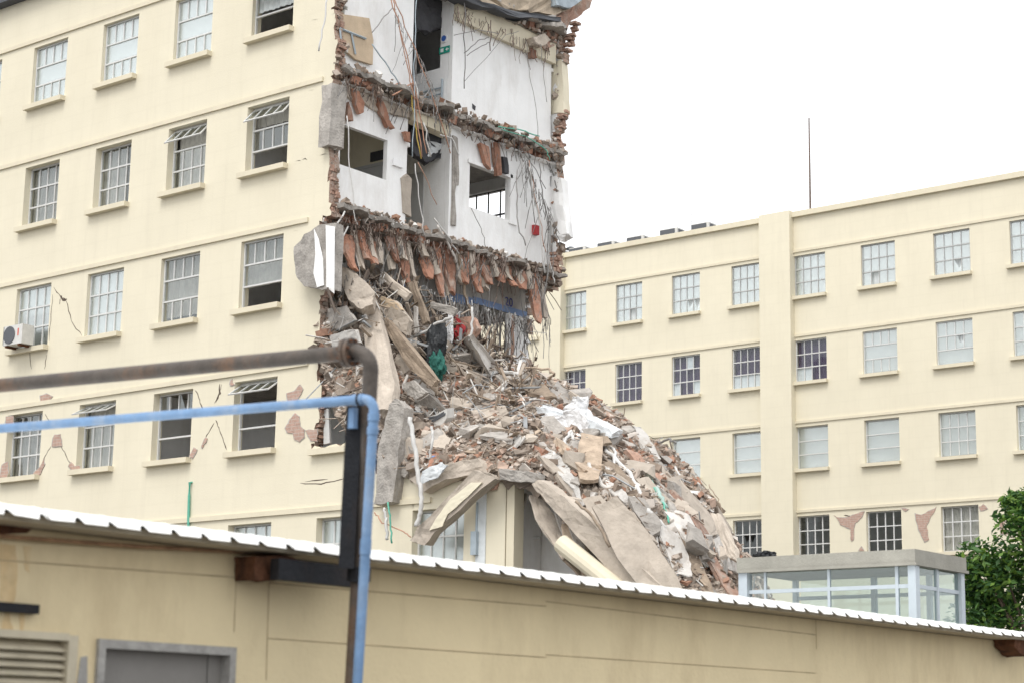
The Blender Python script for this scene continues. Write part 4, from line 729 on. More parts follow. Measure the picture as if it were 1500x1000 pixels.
# ------------------------------------------------------------------ large named pieces of debris
def lift(x, y, dv=0., up_=.12):
    p = hit(x, y)
    if p is None: p = PV(x, y, 33.5)
    return p+hnorm(p.x, p.y)*up_
def big(name, px, mt, label, cat, th=.14, V=None, rough=.028, sub=4, group=None, up_=.14):
    """slab through pixel corners: V = list of plane depths, or None to lie on the heap"""
    ps = [PV(x, y, V[i] if isinstance(V, (list, tuple)) else V) if V is not None else lift(x, y, 0, up_) for i, (x, y) in enumerate(px)]
    n = Vector()
    for i in range(len(ps)): n += (ps[i]-ps[0]).cross(ps[(i+1) % len(ps)]-ps[0])
    n.normalize()
    if n.dot(CO-ps[0]) > 0: n = -n
    return tag(lump(name, ps, n*th, M[mt], None, rough, sub), label, cat, group)
W = [
 ('leaning_slab', [(527, 447), (554, 452), (578, 560), (572, 600), (552, 600), (540, 540)], 'concrete_beige', 'long pale concrete slab standing tilted among debris beside the flanged pipe elbow', 'concrete slab', .3, [32.2, 32.3, 31.3, 31.0, 31.0, 31.4]),
 ('leaning_post', [(570, 592), (580, 583), (592, 596), (588, 640), (575, 735), (548, 738), (556, 650)], 'concrete', 'grey concrete post with tapered top leaning against the broken facade beside the blue pipe', 'concrete post', .3, [30.95]*7),
 ('broken_column', [(494, 398), (503, 390), (522, 400), (548, 428), (545, 445), (528, 452), (510, 440)], 'concrete_beige', 'thick round broken column end sticking out of the torn first floor', 'column', .5, [31.5, 31.5, 31.6, 31.9, 31.8, 31.6, 31.4]),
 ('tilted_beam', [(505, 425), (527, 450), (545, 560), (532, 560), (515, 480)], 'concrete', 'dark concrete beam slanting down inside the broken first floor corner', 'beam', .25, [31.9]*5),
 ('hanging_wall_piece', [(431, 362), (446, 343), (470, 328), (492, 326), (490, 425), (470, 424), (446, 420), (432, 400)], 'concrete', 'grey wall block hanging off the torn facade edge with white plaster strip', 'wall block', .25, [30.85]*8),
 ('beam_with_plaster', [(694, 690), (716, 692), (724, 700), (640, 775), (622, 798), (600, 792), (612, 770)], 'concrete_beige', 'sloping concrete beam fallen over the ground floor window with peeling cream plaster', 'beam', .25, [30.7]*7),
 ('fallen_lintel', [(731, 686), (760, 688), (786, 694), (784, 706), (752, 704), (731, 701)], 'concrete', 'short grey lintel lying level over the dark ground floor opening', 'lintel', .3, [30.8]*6),
 ('leaning_floor_slab', [(779, 708), (790, 702), (835, 735), (905, 800), (1000, 885), (985, 905), (900, 845), (850, 790), (800, 735)], 'concrete_beige', 'thick brown floor slab edge leaning from the heap crown down towards the white roof', 'floor slab', .35, [30.6]*9),
 ('pale_ceiling_panel', [(868, 740), (905, 728), (950, 780), (1010, 880), (950, 880), (905, 815)], 'concrete_beige', 'broad smooth beige ceiling panel sliding down the right side of the heap', 'ceiling panel', .12, [30.7, 31, 31, 30.6, 30.4, 30.4]),
 ('long_beige_panel', [(905, 742), (930, 750), (985, 835), (1010, 880), (985, 880), (950, 815)], 'concrete_beige', 'narrow beige panel strip lying along the broad ceiling panel', 'panel', .1, [31.2, 31.3, 31, 30.7, 30.7, 31]),
 ('fallen_board', [(958, 780), (980, 770), (1005, 820), (1008, 850), (985, 848)], 'whitewood', 'broad white ceiling board lowest on the right flank of the heap', 'board', .06, None),
 ('fallen_board', [(982, 752), (1003, 760), (1040, 830), (1022, 825), (1000, 800)], 'whitewood', 'long white ceiling board reaching up the right flank of the heap', 'board', .06, None),
 ('fallen_board', [(1003, 800), (1018, 800), (1042, 830), (1030, 835)], 'whitewood', 'small narrow white ceiling board beside the long white board', 'board', .06, None),
 ('fallen_board', [(1036, 795), (1052, 785), (1076, 825), (1074, 842), (1055, 832)], 'whitewood', 'outermost white ceiling board at the right foot of the heap', 'board', .06, None),
 ('brick_backed_slab', [(973, 706), (990, 702), (1040, 765), (1045, 785), (1030, 788), (1000, 752)], 'concrete_beige', 'brown slab with a red brick underside lying on the steep right flank', 'slab', .2, None),
 ('brick_layer', [(968, 712), (976, 712), (1030, 783), (1036, 792), (1022, 790)], 'brick', 'long red brick layer exposed below the brown slab on the right flank', 'brick layer', .15, None),
 ('edge_slab', [(1040, 752), (1052, 752), (1076, 800), (1078, 822), (1066, 812)], 'concrete_beige', 'tan slab standing on the outer right edge of the heap', 'slab', .15, [33.2, 33.2, 32.6, 32.5, 32.6]),
 ('plaster_sheet', [(797, 676), (812, 672), (826, 680), (834, 700), (845, 720), (855, 745), (848, 748), (836, 722), (820, 706), (808, 694)], 'dusty_plaster', 'torn white plaster sheet draped over the heap crown above the leaning floor slab', 'plaster sheet', .05, None),
 ('plaster_strip', [(880, 690), (892, 695), (908, 722), (925, 740), (918, 746), (902, 738), (888, 715)], 'dusty_plaster', 'crumpled off-white plaster strip running down the middle of the heap', 'plaster strip', .06, None),
 ('white_door_leaf', [(672, 506), (686, 500), (726, 545), (722, 560), (708, 552)], 'whitewood', 'white panel standing on edge near the black bag at the heap top', 'panel', .1, None),
 ('upright_board', [(606, 448), (611, 449), (612, 487), (606, 487)], 'whitewood', 'narrow bright white board standing upright among the debris under the clay blocks', 'board', .05, [33.2]*4),
 ('standing_concrete_shard', [(806, 575), (816, 565), (828, 580), (832, 598), (812, 596)], 'concrete', 'flat grey concrete shard standing upright on the heap skyline', 'concrete shard', .1, None),
 ('window_frame_wreck', [(700, 634), (752, 643), (756, 652), (706, 645)], 'concrete', 'bent grey window frame bar lying on the dusty middle of the heap', 'window frame', .08, None),
 ('flat_masonry_slab', [(600, 700), (640, 680), (700, 672), (712, 690), (660, 700), (620, 720)], 'concrete_beige', 'wide dusty slab lying flat above the cream ground floor wall', 'slab', .25, [30.95]*6),
 ('masonry_block', [(632, 642), (650, 638), (664, 650), (655, 664), (636, 662)], 'concrete_beige', 'rounded beige masonry block beside the fallen light fixture', 'masonry block', .3, None),
 ('grey_sheet', [(618, 690), (645, 676), (655, 680), (640, 700), (615, 708)], 'silver', 'bent grey metal sheet hanging over the cream wall by loose cables', 'metal sheet', .04, [30.8]*5),
 ('clay_slab', [(838, 668), (848, 672), (858, 690), (850, 696), (840, 682)], 'terracotta', 'long orange clay slab beside the torn white plaster sheet', 'clay slab', .1, None),
 ('corner_block', [(574, 640), (586, 650), (600, 690), (592, 700), (578, 690)], 'concrete', 'grey concrete block wedged behind the leaning tapered post', 'concrete block', .3, [31.1]*5),
 ('upper_slab_piece', [(545, 455), (575, 440), (600, 470), (596, 490), (565, 478)], 'concrete_beige', 'flat beige slab piece lying on debris beside the broken column end', 'slab', .15, [32.6]*5),
 ('crossing_beam', [(556, 470), (566, 466), (640, 555), (634, 566), (600, 540)], 'timber', 'brown timber beam slanting down through debris towards the black bag', 'timber beam', .15, [32.4]*5),
 ('tilted_clay_wall', [(655, 470), (690, 462), (700, 480), (672, 520), (662, 500)], 'brick', 'tilted clay brick wall piece behind the red cloth', 'brick piece', .2, [35.6]*5),
 ('ceiling_board', [(530, 420), (575, 440), (590, 455), (560, 450)], 'board', 'brown board lying below the hanging clay blocks', 'board', .06, [32.6]*4),
]
for i, q in enumerate(W): big(q[0], q[1], q[2], q[3], q[4], q[5], q[6], group='white boards on the right flank' if q[0] == 'fallen_board' else None)
rp = random.Random(21); nfl = 0
ADJ = ['short', 'long', 'wide', 'narrow']
while nfl < 34:
    x = rp.uniform(800, 1060); y = rp.uniform(640, 850); p = hit(x, y)
    if p is None or p.x < -26.5: continue
    nn = hnorm(p.x, p.y); dn_ = Vector((nn.x, nn.y-.25, 0)); dn_ = (Vector((0, 0, -1))-nn*nn.dot(Vector((0, 0, -1)))); dn_ = (dn_.normalized()+Vector((.5, 0, 0))+Vector((rp.gauss(0, .25), rp.gauss(0, .25), 0))); dn_ = (dn_-nn*nn.dot(dn_)).normalized(); sd2 = nn.cross(dn_)
    L2, W2 = rp.uniform(.5, 1.25), rp.uniform(.09, .3); mt = rp.choice(['concrete_beige', 'concrete_beige', 'concrete_beige', 'concrete', 'concrete', 'whitewood', 'dusty_plaster', 'timber', 'timber', 'brick']); c = p+nn*.1
    ps = [c+dn_*L2*a+sd2*W2*b for a, b in ((-1, -rp.uniform(.5, 1)), (-.3, -1), (rp.uniform(.3, .7), -rp.uniform(.7, 1)), (1, -rp.uniform(.1, .8)), (rp.uniform(.8, 1), rp.uniform(.4, 1)), (.2, 1), (-rp.uniform(.7, 1), rp.uniform(.6, 1)))]
    o = lump('sliding_slab', ps, -nn*rp.uniform(.06, .13), M[mt], None, .03, 2); nfl += 1
    cw_ = {'concrete_beige': 'dusty beige', 'concrete': 'rough grey', 'whitewood': 'white painted', 'dusty_plaster': 'bare white', 'timber': 'dark brown', 'brick': 'reddish brick'}[mt]
    tag(o, near_label('%s %s slid slab on the rubble heap' % (ADJ[(L2 > .87)+2*(W2 < .18) if W2 < .18 else int(L2 > .87)], cw_), p), 'slab', 'slabs slid down the right flank')
# plaster faces on pieces (parts)
hw = [o for o in C.objects if o.name == 'hanging_wall_piece'][0]
lump('plaster_strip', [PV(x, y, 30.82) for x, y in ((460, 336), (466, 350), (473, 380), (474, 418), (464, 421), (459, 400), (462, 372))], (0, .02, 0), M['plaster'], hw, .004, 2)
lump('plaster_strip', [PV(x, y, 30.80) for x, y in ((477, 330), (490, 332), (489, 430), (478, 420))], (0, .02, 0), M['plaster'], hw, .004, 2)
bw_ = [o for o in C.objects if o.name == 'beam_with_plaster'][0]
lump('peeling_plaster', [PV(x, y, 30.66) for x, y in ((690, 706), (706, 706), (690, 722), (668, 742), (655, 752), (648, 770), (628, 776), (640, 756), (660, 730))], (0, .03, 0), M['facade'], bw_, .012, 3)
for i, (px, mt, lb, V_) in enumerate([
 ([(596, 415), (606, 412), (628, 470), (620, 476)], 'timber', 'dark broken timber hanging inside the first floor behind the upright white board', 33.4),
 ([(630, 440), (668, 452), (664, 462), (632, 452)], 'concrete', 'grey broken beam lying across the first floor above the red cloth', 34.2),
 ([(560, 398), (600, 430), (594, 440), (556, 410)], 'concrete_beige', 'tilted beige slab strip under the clay blocks near the blue notice board', 32.9),
 ([(470, 455), (505, 448), (520, 470), (500, 482), (472, 478)], 'concrete', 'flat grey slab piece resting in the torn corner above the flanged elbow', 31.4),
 ([(482, 492), (520, 482), (526, 500), (488, 512)], 'dusty_plaster', 'pale broken lintel lying in the torn corner just above the pipe flange', 31.3),
 ([(588, 562), (606, 556), (624, 574), (612, 584), (596, 578)], 'concrete', 'angular grey slab lying between the leaning slab and the light fixture', 32.0),
 ([(748, 560), (790, 566), (815, 590), (780, 585)], 'timber', 'dark brown sheet wedged on the heap below the skyline shard', None),
 ([(860, 660), (900, 690), (930, 720), (915, 722), (880, 695)], 'timber', 'long dark brown plank bundle under the silver wrapped panel', None),
 ([(690, 610), (735, 600), (742, 612), (700, 624)], 'concrete_beige', 'low dusty slab half covered by crumbs in the middle of the heap', None)]):
    big('wreckage_slab', px, mt, lb, 'slab', .09, V_, group='slabs wedged in the wreckage')
# ---- recognisable objects in the heap
def smooth_blob(name, mt, c, rad, seed, ns=1.6, amp=.35, parent=None):
    bm = bmesh.new(); bmesh.ops.create_icosphere(bm, subdivisions=4, radius=1)
    for v in bm.verts:
        d = v.co.normalized(); k = 1+amp*mnoise.noise(d*ns+Vector((seed, 0, 0)))+amp*.5*mnoise.noise(d*ns*3+Vector((0, seed, 0))); v.co = Vector((d.x*rad[0]*k, d.y*rad[1]*k, d.z*rad[2]*k))
    me = bpy.data.meshes.new(name); bm.to_mesh(me); bm.free(); me.materials.append(M[mt]); return link(name, me, parent, c)
# white-wrapped panel with crumpled plastic
ps = [(784, 595), (800, 598), (830, 606), (868, 615), (900, 632), (896, 642), (860, 638), (815, 630), (795, 618)]
p0 = hit(842, 620); vv = p0.y-.75
t = thing('wrapped_panel', PV(842, 640, vv), 'long silver panel bundled in white plastic wrap lying on the heap', 'wrapped panel')
lump('panel_body', [PV(x, y, vv) for x, y in ps], (-.15, .55, .12), M['silver'], t, .03, 3)
lump('plastic_wrap', [PV(x, y, vv-.07) for x, y in ((796, 606), (822, 608), (834, 590), (838, 582), (846, 582), (846, 600), (858, 616), (862, 636), (842, 634), (815, 628), (800, 620))], (-.1, .5, .1), M['wrap_white'], t, .055, 4)
# black bag with green net, red cloth
p = lift(631, 528, 0, .2); t = thing('black_bag', p-Vector((0, 0, .5)), 'black plastic bag slumped at the heap top beside red cloth', 'bag')
o = smooth_blob('bag_body', 'black', p+Vector((0, 0, .08)), (.30, .26, .68), 3, 1.6, .35, t); o.rotation_euler = (0, .15, .3)
o = smooth_blob('green_net', 'green', p+Vector((.2, -.1, -.32)), (.22, .2, .35), 8, 2, .5, t)
p = lift(659, 505, 0, .42); o = smooth_blob('red_cloth', 'red', p, (.2, .18, .38), 5, 1.7, .5); o.rotation_euler = (0, -.35, 0); tag(o, 'crumpled bright red cloth caught at the top of the heap', 'cloth')
p = lift(641, 494, 0, .4); o = smooth_blob('white_cloth', 'wrap_white', p, (.10, .1, .34), 6, 1.8, .5); tag(o, 'white cloth bundle hanging between the black bag and red cloth', 'cloth')
p = lift(637, 676, 0, .06); o = smooth_blob('blue_scrap', 'blue_stripe', p, (.14, .1, .08), 4, 1.8, .5); tag(o, 'small dark blue plastic scrap in a hollow above the ground floor wall', 'plastic scrap')
# light fixture
q = [(609, 615), (640, 606), (655, 598), (654, 612), (648, 622), (612, 626)]; p0 = hit(632, 612); vv = p0.y-.15
t = thing('light_fixture', PV(632, 625, vv), 'fallen white trough light fixture with dark slots lying on the heap', 'light fixture')
lump('housing', [PV(x, y, vv) for x, y in q], (0, .25, .05), M['ac_white'], t, .008, 2)
for a in ([(614, 619), (636, 613), (652, 604), (652, 607), (637, 616), (614, 622)], [(624, 611), (640, 608), (650, 602), (650, 604), (640, 611), (624, 614)]): MB().prism([PV(x, y, vv-.02) for x, y in a], (0, .03, 0)).build('slot', M['ac_dark'], t)
# column fragment in the opening, ground floor corner walls
A1, A2 = PV(822, 795, 30.6), PV(935, 885, 30.6)
o = MB().tube([A1, A1.lerp(A2, .5), A2], .19, 14).build('fallen_column', M['cream_in'], None); tag(o, 'cream round column lying askew in the dark ground floor opening', 'column')
MB().box((PV(733, 750, 31).x, V1-.02, 0), (PV(744, 750, 31).x, V1+.3, 7.0)).build('corner_post', M['facade_trim'], bld)
MB().prism([(-26.2, 32.7, 0), (-22.4, 32.7, 0), (-22.4, 32.7, 5.6), (-24.2, 32.7, 7.0), (-26.2, 32.7, 7.2)], (0, .12, 0)).build('room_wall', M['plaster'], bld)
MB().box((PV(726, 750, V1).x-.02, V1+.34, 0), (PV(726, 750, V1).x+.1, 32.68, 7.0)).build('room_wall', M['plaster'], bld)
mb = MB()
for y in (735, 755, 790): a, b = PV(744, y, V1+1.2), PV(790, y+1, V1+1.2); mb.box((a.x, V1+1.2, a.z-.02), (b.x, V1+1.25, a.z+.03))
mb.build('window_bars', M['white_frame'], bld)
lump('door_leaf', [PV(x, y, V1+.5) for x, y in ((768, 722), (772, 722), (760, 770), (756, 772))], (0, .04, 0), M['whitewood'], bld, .003, 1)
MB().box((PV(698, 750, V1-.02).x, V1-.03, 0), (PV(712, 750, V1-.02).x, V1-.003, 6.75)).build('wall_panel', M['curtain'], bld)
MB().box((PV(692, 800, V1-.05).x, V1-.12, 5.4), (PV(700, 800, V1-.05).x, V1-.004, 5.9)).build('meter_box', M['bluegrey'], bld)
MB().tube([PV(699, 735, V1-.05), PV(697, 800, V1-.05)], .025).build('conduit', M['bluegrey'], bld)
lump('exposed_brick', [PV(x, y, V1-.03) for x, y in ((690, 722), (728, 716), (730, 706), (706, 706), (692, 715))], (0, .05, 0), M['brick'], bld, .01, 3)
# loose cables on the heap: single things
def cable(pts, mt, r_, label, cat='cable', V=None, nm='loose_cable'):
    w_ = [lift(x, y, 0, .12) if V is None else PV(x, y, V) for x, y in pts]; out = []
    for a, b in zip(w_[:-1], w_[1:]):
        for i in range(5): out.append(a.lerp(b, i/5)+Vector((random.uniform(-.025, .025), random.uniform(-.02, .02), random.uniform(-.02, .03))))
    out.append(w_[-1]); return tag(MB().tube(out, r_, 6).build(nm, M[mt], None, smooth=True), label, cat)
cable([(600, 612), (606, 640), (612, 690), (617, 725), (616, 750), (610, 770)], 'wire_white', .05, 'white rag-like cable hanging down over the cream ground floor wall', 'cable', 30.6)
cable([(632, 625), (634, 645), (628, 672)], 'wire_white', .03, 'short white cable dangling below the light fixture', 'cable', 30.9)
cable([(840, 652), (838, 640), (828, 655), (830, 660)], 'wire_white', .04, 'bent white tube below the wrapped panel', 'tube')
cable([(882, 645), (890, 660), (900, 670), (896, 690)], 'wire_white', .035, 'curved white tube under the right end of the wrapped panel', 'tube')
cable([(880, 660), (920, 700), (948, 755), (970, 780)], 'wire_white', .05, 'long white pipe lying down the middle of the right flank', 'pipe', None, 'long_pipe')
cable([(862, 685), (880, 715), (905, 735)], 'whitewood', .05, 'straight white rod beside the off-white plaster strip', 'rod', None, 'straight_rod')
cable([(843, 735), (868, 755), (893, 800)], 'timber', .03, 'thin tan cord lying down the face of the leaning floor slab', 'cord', 30.45)
cable([(985, 690), (1000, 715), (1020, 750)], 'wire_white', .03, 'thin pale wire on the skyline side of the right flank', 'wire')
cable([(935, 692), (950, 715), (966, 740), (975, 770)], 'wire_green', .022, 'green strip lying among white boards on the right flank', 'strip')
cable([(946, 705), (960, 730), (972, 750)], 'teal', .05, 'pale teal torn sheet lying down the right flank', 'torn sheet', None, 'teal_sheet')
cable([(960, 655), (975, 650), (985, 655)], 'wire', .025, 'dark curled wire sticking up from the heap skyline', 'wire')
cable([(1030, 715), (1045, 735), (1052, 755)], 'timber', .012, 'thin springy rod poking out from the right edge of the heap', 'rod')
cable([(568, 735), (572, 760), (574, 795)], 'wire_green', .02, 'thin green hose dangling in front of the ground floor wall', 'hose', 30.6)
cable([(563, 742), (566, 765), (567, 790)], 'wire_white', .035, 'short white rag strip hanging beside the thin green hose', 'rag', 30.6)
cable([(548, 750), (560, 765), (590, 778), (602, 786)], 'copper', .015, 'brown sagging wire strung low across the ground floor wall', 'wire', 30.7)
cable([(760, 545), (800, 548), (812, 556), (802, 562)], 'timber', .03, 'brown bent strip sticking out of the heap skyline below the torn edge', 'strip')
cable([(690, 560), (730, 550), (765, 556)], 'wire_white', .05, 'white bent channel lying on the heap top below the doorway', 'channel', None, 'bent_channel')
cable([(735, 580), (745, 565), (770, 548)], 'wire_white', .045, 'white stick slanting across the heap top by the doorway', 'stick', None, 'white_stick')
cable([(600, 500), (640, 480), (662, 470)], 'wire_white', .035, 'white rod slanting up behind the black bag', 'rod', None, 'white_rod')
cable([(600, 520), (612, 540), (622, 565), (640, 585)], 'timber', .09, 'splintered brown post lying below the black bag', 'post', None, 'splintered_post')
cable([(693, 450), (690, 490), (688, 500)], 'wire_white', .03, 'white strap looped above the white panel on edge', 'strap', 33.8, 'white_strap')
# ------------------------------------------------------------------ low service building in front
EU = -9.13; EZ_ = 2.812; WU = -9.52         # eave line, wall face
lb = thing('service_building', (-12.5, 16, 0), 'low ochre-cream service building with white corrugated roof in front of the ruins', 'building')
lw = (PU(-60, 960, WU).y, PU(104, 960, WU).y, 0.9, PU(60, 932, WU).z); dw = (PU(140, 960, WU).y, PU(342, 960, WU).y, .5, PU(240, 941, WU).z)
wall_grid('wall', M['low_wall'], lb, [3, 25.8]+list(lw[:2])+list(dw[:2]), [0, 2.787]+list(lw[2:])+list(dw[2:]), lambda v, z: not any(a < v < b and c < z < d for a, b, c, d in (lw, dw)), lambda a, b, d: (WU-d, a, b), .22)
MB().box((-17, 25.6, 0), (WU-.23, 25.8, 2.78)).build('end_wall', M['low_wall'], lb); MB().box((-17.2, 3, 0), (-17, 25.8, 3.2)).build('rear_wall', M['low_wall'], lb)
# corrugated roof: trapezoid ribs every 0.25 m, turned down at the eave
def rib(v):     # height of the sheet profile at v
    t = (v % .25)/.25
    return 0 if t < .70 else (.036*(t-.70)/.11 if t < .81 else (.036 if t < .89 else .036*(1-(t-.89)/.11)))
vs = []; v = 3.0
while v < 25.9:
    k = math.floor(v/.25+1e-9)
    for t in (.0, .70, .81, .89): vs.append((k+t)*.25)
    v += .25
vs = sorted(set(round(a, 4) for a in vs))
k0 = 0; sheet = 0
while k0 < len(vs)-1:           # one mesh for each sheet, 1.0 m cover width
    seg = vs[k0:k0+17]; mb = MB(); q = 5; rr = random.Random(k0); dz_ = rr.uniform(-.006, .006); du_ = rr.uniform(-.012, .012)
    for v in seg:
        h = rib(v+1e-4) if rib(v+1e-4) == rib(v-1e-4) else rib(v); h = rib(v+1e-5); w_ = rr.uniform(-.004, .004)
        mb.v += [(EU+du_-h, v, EZ_-.005+h+w_+dz_), (EU+du_*.4-.085, v, EZ_+.066+h*.06), (EU-.12, v, EZ_+.072+h*.1), (EU-8, v, EZ_+.45+h), (EU-8, v, EZ_+.44+h)]
    n = len(seg)
    for i in range(n-1):
        for j in range(3): mb.f.append((i*q+j, (i+1)*q+j, (i+1)*q+j+1, i*q+j+1))
    o = mb.build('roof_sheet', M['roof_white'], lb, recalc=False); k0 += 16; sheet += 1
MB().box((EU-8, 3, EZ_-.02), (EU-.10, 25.9, EZ_+.02)).build('roof_soffit', M['roof_under'], lb)
def onw(x, y, u=WU): return PU(x, y, u)
def joint(pts, nm='wall_joint', mt='low_joint', w_=.011):
    mb = MB()
    for (a, b) in zip(pts[:-1], pts[1:]): mb.tube([onw(*a, u=WU+.002), onw(*b, u=WU+.002)], w_*.42, 4)
    return mb.build(nm, M[mt], lb)
for q in ([(-20, 818), (346, 845)], [(346, 845), (343, 925)], [(394, 853), (800, 887)], [(394, 853), (390, 995)], [(392, 934), (800, 962)], [(800, 880), (1195, 929)], [(1195, 905), (1196, 950)], [(800, 958), (1195, 985)]): joint(q)
a = onw(-20, 783, WU+.06); b = onw(400, 810, WU+.06); MB().tube([a, (a+b)/2+Vector((0, 0, -.01)), b], .014, 8).build('rusty_pipe', M['rust_light'], lb, smooth=True)
a = onw(400, 810, WU+.05); b = onw(1480, 945, WU+.05); MB().tube([a, (WU+.05, b.y, a.z)], .012, 8).build('rusty_pipe', M['low_joint'], lb, smooth=True)
a = onw(-20, 890, WU+.04); b = onw(55, 892, WU+.04); MB().box((WU+.002, a.y, b.z-.028), (WU+.06, b.y, b.z+.028)).build('dark_rail', M['black_steel'], lb)
# louvre vent
mb = MB(); a, b, c, d = lw; mb.box((WU-.1, b-.04, c), (WU+.025, b+.03, d+.02)); mb.box((WU-.1, a, d-.015), (WU+.025, b-.04, d+.03)); vent = mb.build('louver_vent', M['louver'], lb)
z = d-.05
while z > c: MB().obox((WU-.04, (a+b)/2, z), (.11, b-a-.06, .008), (0, R(35), 0)).build('slat', M['louver'], vent); z -= .05
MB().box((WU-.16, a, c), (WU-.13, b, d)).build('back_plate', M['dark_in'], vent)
# shuttered window
a, b, c, d = dw; mb = MB(); t_ = .055
mb.box((WU-.06, a, c), (WU+.03, a+t_, d)); mb.box((WU-.06, b-t_, c), (WU+.03, b, d)); mb.box((WU-.06, a+t_, d-t_), (WU+.03, b-t_, d)); sw = mb.build('shuttered_window', M['frame_grey'], lb)
MB().box((WU-.09, a+t_, c), (WU-.062, b-t_-.12, d-t_)).build('shutter', M['door_grey'], sw); MB().box((WU-.085, b-t_-.115, c), (WU-.055, b-t_, d-t_)).build('shutter', M['door_grey'], sw)
lump('peeling_paint', [PU(x, y, WU+.004) for x, y in ((118, 962), (128, 960), (128, 1005), (112, 1005))], (-.003, 0, 0), M['frame_grey'], lb, .002, 1)
def patch_u(q):
    ps = []
    for k in range(len(q)):
        a, b = q[k], q[(k+1) % len(q)]
        for i in range(5): ps.append((a[0]+(b[0]-a[0])*i/5+random.uniform(-1, 1)*1.2, a[1]+(b[1]-a[1])*i/5+random.uniform(-1, 1)*1.2))
    return MB().prism([PU(x, y, WU+.003) for x, y in ps], (-.002, 0, 0)).build('rust_stain', M['rust_run'], lb)
# steel beam, rusted box and bracket under the eave
a = onw(408, 806, EU-.03); b = onw(524, 815, EU-.03); MB().box((EU-.10, a.y, 2.60), (EU-.02, b.y+.02, 2.74)).build('support_beam', M['black_steel'], lb)
lump('rusted_box', [PU(x, y, WU+.22) for x, y in ((376, 812), (418, 812), (438, 822), (437, 848), (410, 850), (374, 847))], (-.215, 0, 0), M['rust'], lb, .012, 3)
lump('corner_bracket', [PU(x, y, WU+.25) for x, y in ((1486, 932), (1505, 934), (1505, 962), (1496, 958), (1485, 946))], (-.245, 0, 0), M['rust'], lb, .02, 2)
lump('wall_stain_plaster', [PU(x, y, WU+.005) for x, y in ((-5, 752), (30, 752), (52, 770), (40, 780), (-5, 782))], (-.003, 0, 0), M['rust'], lb, .002, 1)
M['rust_run'] = mat('rust_run', (.60, .45, .25), .9, .25, 6, .1, stain=(.69, .58, .37), stscale=4, stamt=1, streak=((.69, .58, .37), 1))
for q in ([(0, 795), (22, 797), (26, 850), (20, 884), (0, 884)], [(34, 798), (46, 799), (42, 838), (37, 832)], [(8, 897), (14, 897), (20, 928), (0, 928)], [(28, 897), (36, 897), (34, 925), (30, 920)]): patch_u(q)
# ------------------------------------------------------------------ pipes on their post
def elbow(p, d0, d1, rad, n=8):
    """points of a bend from direction d0 to d1 round corner p"""
    d0, d1 = Vector(d0).normalized(), Vector(d1).normalized(); a = p-d0*rad; c = a+d1*rad
    return [c-d1*rad*math.cos(i/n*math.pi/2)+d0*rad*math.sin(i/n*math.pi/2) for i in range(n+1)]
dn = Vector((0, 0, -1))
br_ = PD(545, 513, 12.95); bl_ = PD(-60, 575, 14.7); bl_.z = br_.z
d0 = (br_-bl_).normalized(); low = PD(514, 1040, 12.75); d1 = (Vector((low.x, low.y, low.z))-br_).normalized()
t = thing('rusty_pipe_run', (low.x, low.y, 0), 'large rusty brown steam pipe with flanged elbow crossing above the white roof', 'pipe')
MB().tube([bl_]+elbow(br_, d0, d1, .14)+[br_.lerp(low, .5), low, low+(low-br_)*.6], .053, 18).build('pipe_body', M['pipe'], t, smooth=True)
fp = br_-d0*.185; mb = MB(); mb.tube([fp-d0*.034, fp-d0*.004], .1, 22); mb.tube([fp+d0*.004, fp+d0*.034], .1, 22); fl = mb.build('flange', M['pipe'], t)
sx_ = d0.cross(Vector((0, 0, 1))).normalized(); sz_ = sx_.cross(d0)
for k in range(8):
    a = k*math.pi/4+.2; c = fp+(sx_*math.cos(a)+sz_*math.sin(a))*.082; MB().tube([c-d0*.05, c+d0*.05], .011, 6).build('bolt', M['rust'], fl)
c = br_.lerp(low, (842-513)/(1040-513)); MB().tube([c-d1*.05, c+d1*.05], .08, 14).build('clamp', M['black_steel'], t)
# blue pipe
b2 = PD(549, 583, 12.72); b3 = PD(-60, 641, 14.45); b3.z = b2.z; d0 = (b2-b3).normalized(); low2 = PD(523, 1010, 12.5); d1 = (low2-b2).normalized()
t = thing('blue_pipe_run', (low2.x, low2.y, 0), 'pale blue painted pipe turning down at an elbow beside the black post', 'pipe')
MB().tube([b3]+elbow(b2, d0, d1, .09)+[b2.lerp(low2, .5), low2, low2+(low2-b2)*.9], .0335, 18).build('pipe_body', M['blue_pipe'], t, smooth=True)
for s0, s1, dr in ((-.09, -.17, d0), (.10, .15, d1), (.19, .24, d1)): MB().tube([b2+dr*s0, b2+dr*s1], .039, 18).build('socket', M['blue_pipe'], t, smooth=False)
c = b2-d0*.12; MB().tube([c-d0*.006, c+d0*.006], .045, 18).build('band', M['black_steel'], t)
c = b2.lerp(low2, (802-583)/(1010-583)); MB().tube([c-d1*.05, c+d1*.05], .0375, 18).build('socket', M['blue_pipe'], t)
# black steel post (angle section) carrying the pipes
a, b = PD(524, 594, 12.9), PD(512, 832, 12.72); d = (b-a).normalized(); sx_ = Vector((CR.x, CR.y, 0)).normalized(); fy = Vector((CF.x, CF.y, 0)).normalized(); mb = MB()
mb.prism([a-sx_*.075, a+sx_*.03, a+sx_*.03+fy*.012, a-sx_*.063+fy*.012, a-sx_*.063+fy*.1, a-sx_*.075+fy*.1], b-a)
post = mb.build('support_post', M['black_steel']); tag(post, 'black angle-iron post under the blue pipe standing on the white roof edge', 'post')
MB().obox(PD(517, 612, 12.86), (.05, .04, .14)).build('clip', M['blue_pipe'], post)
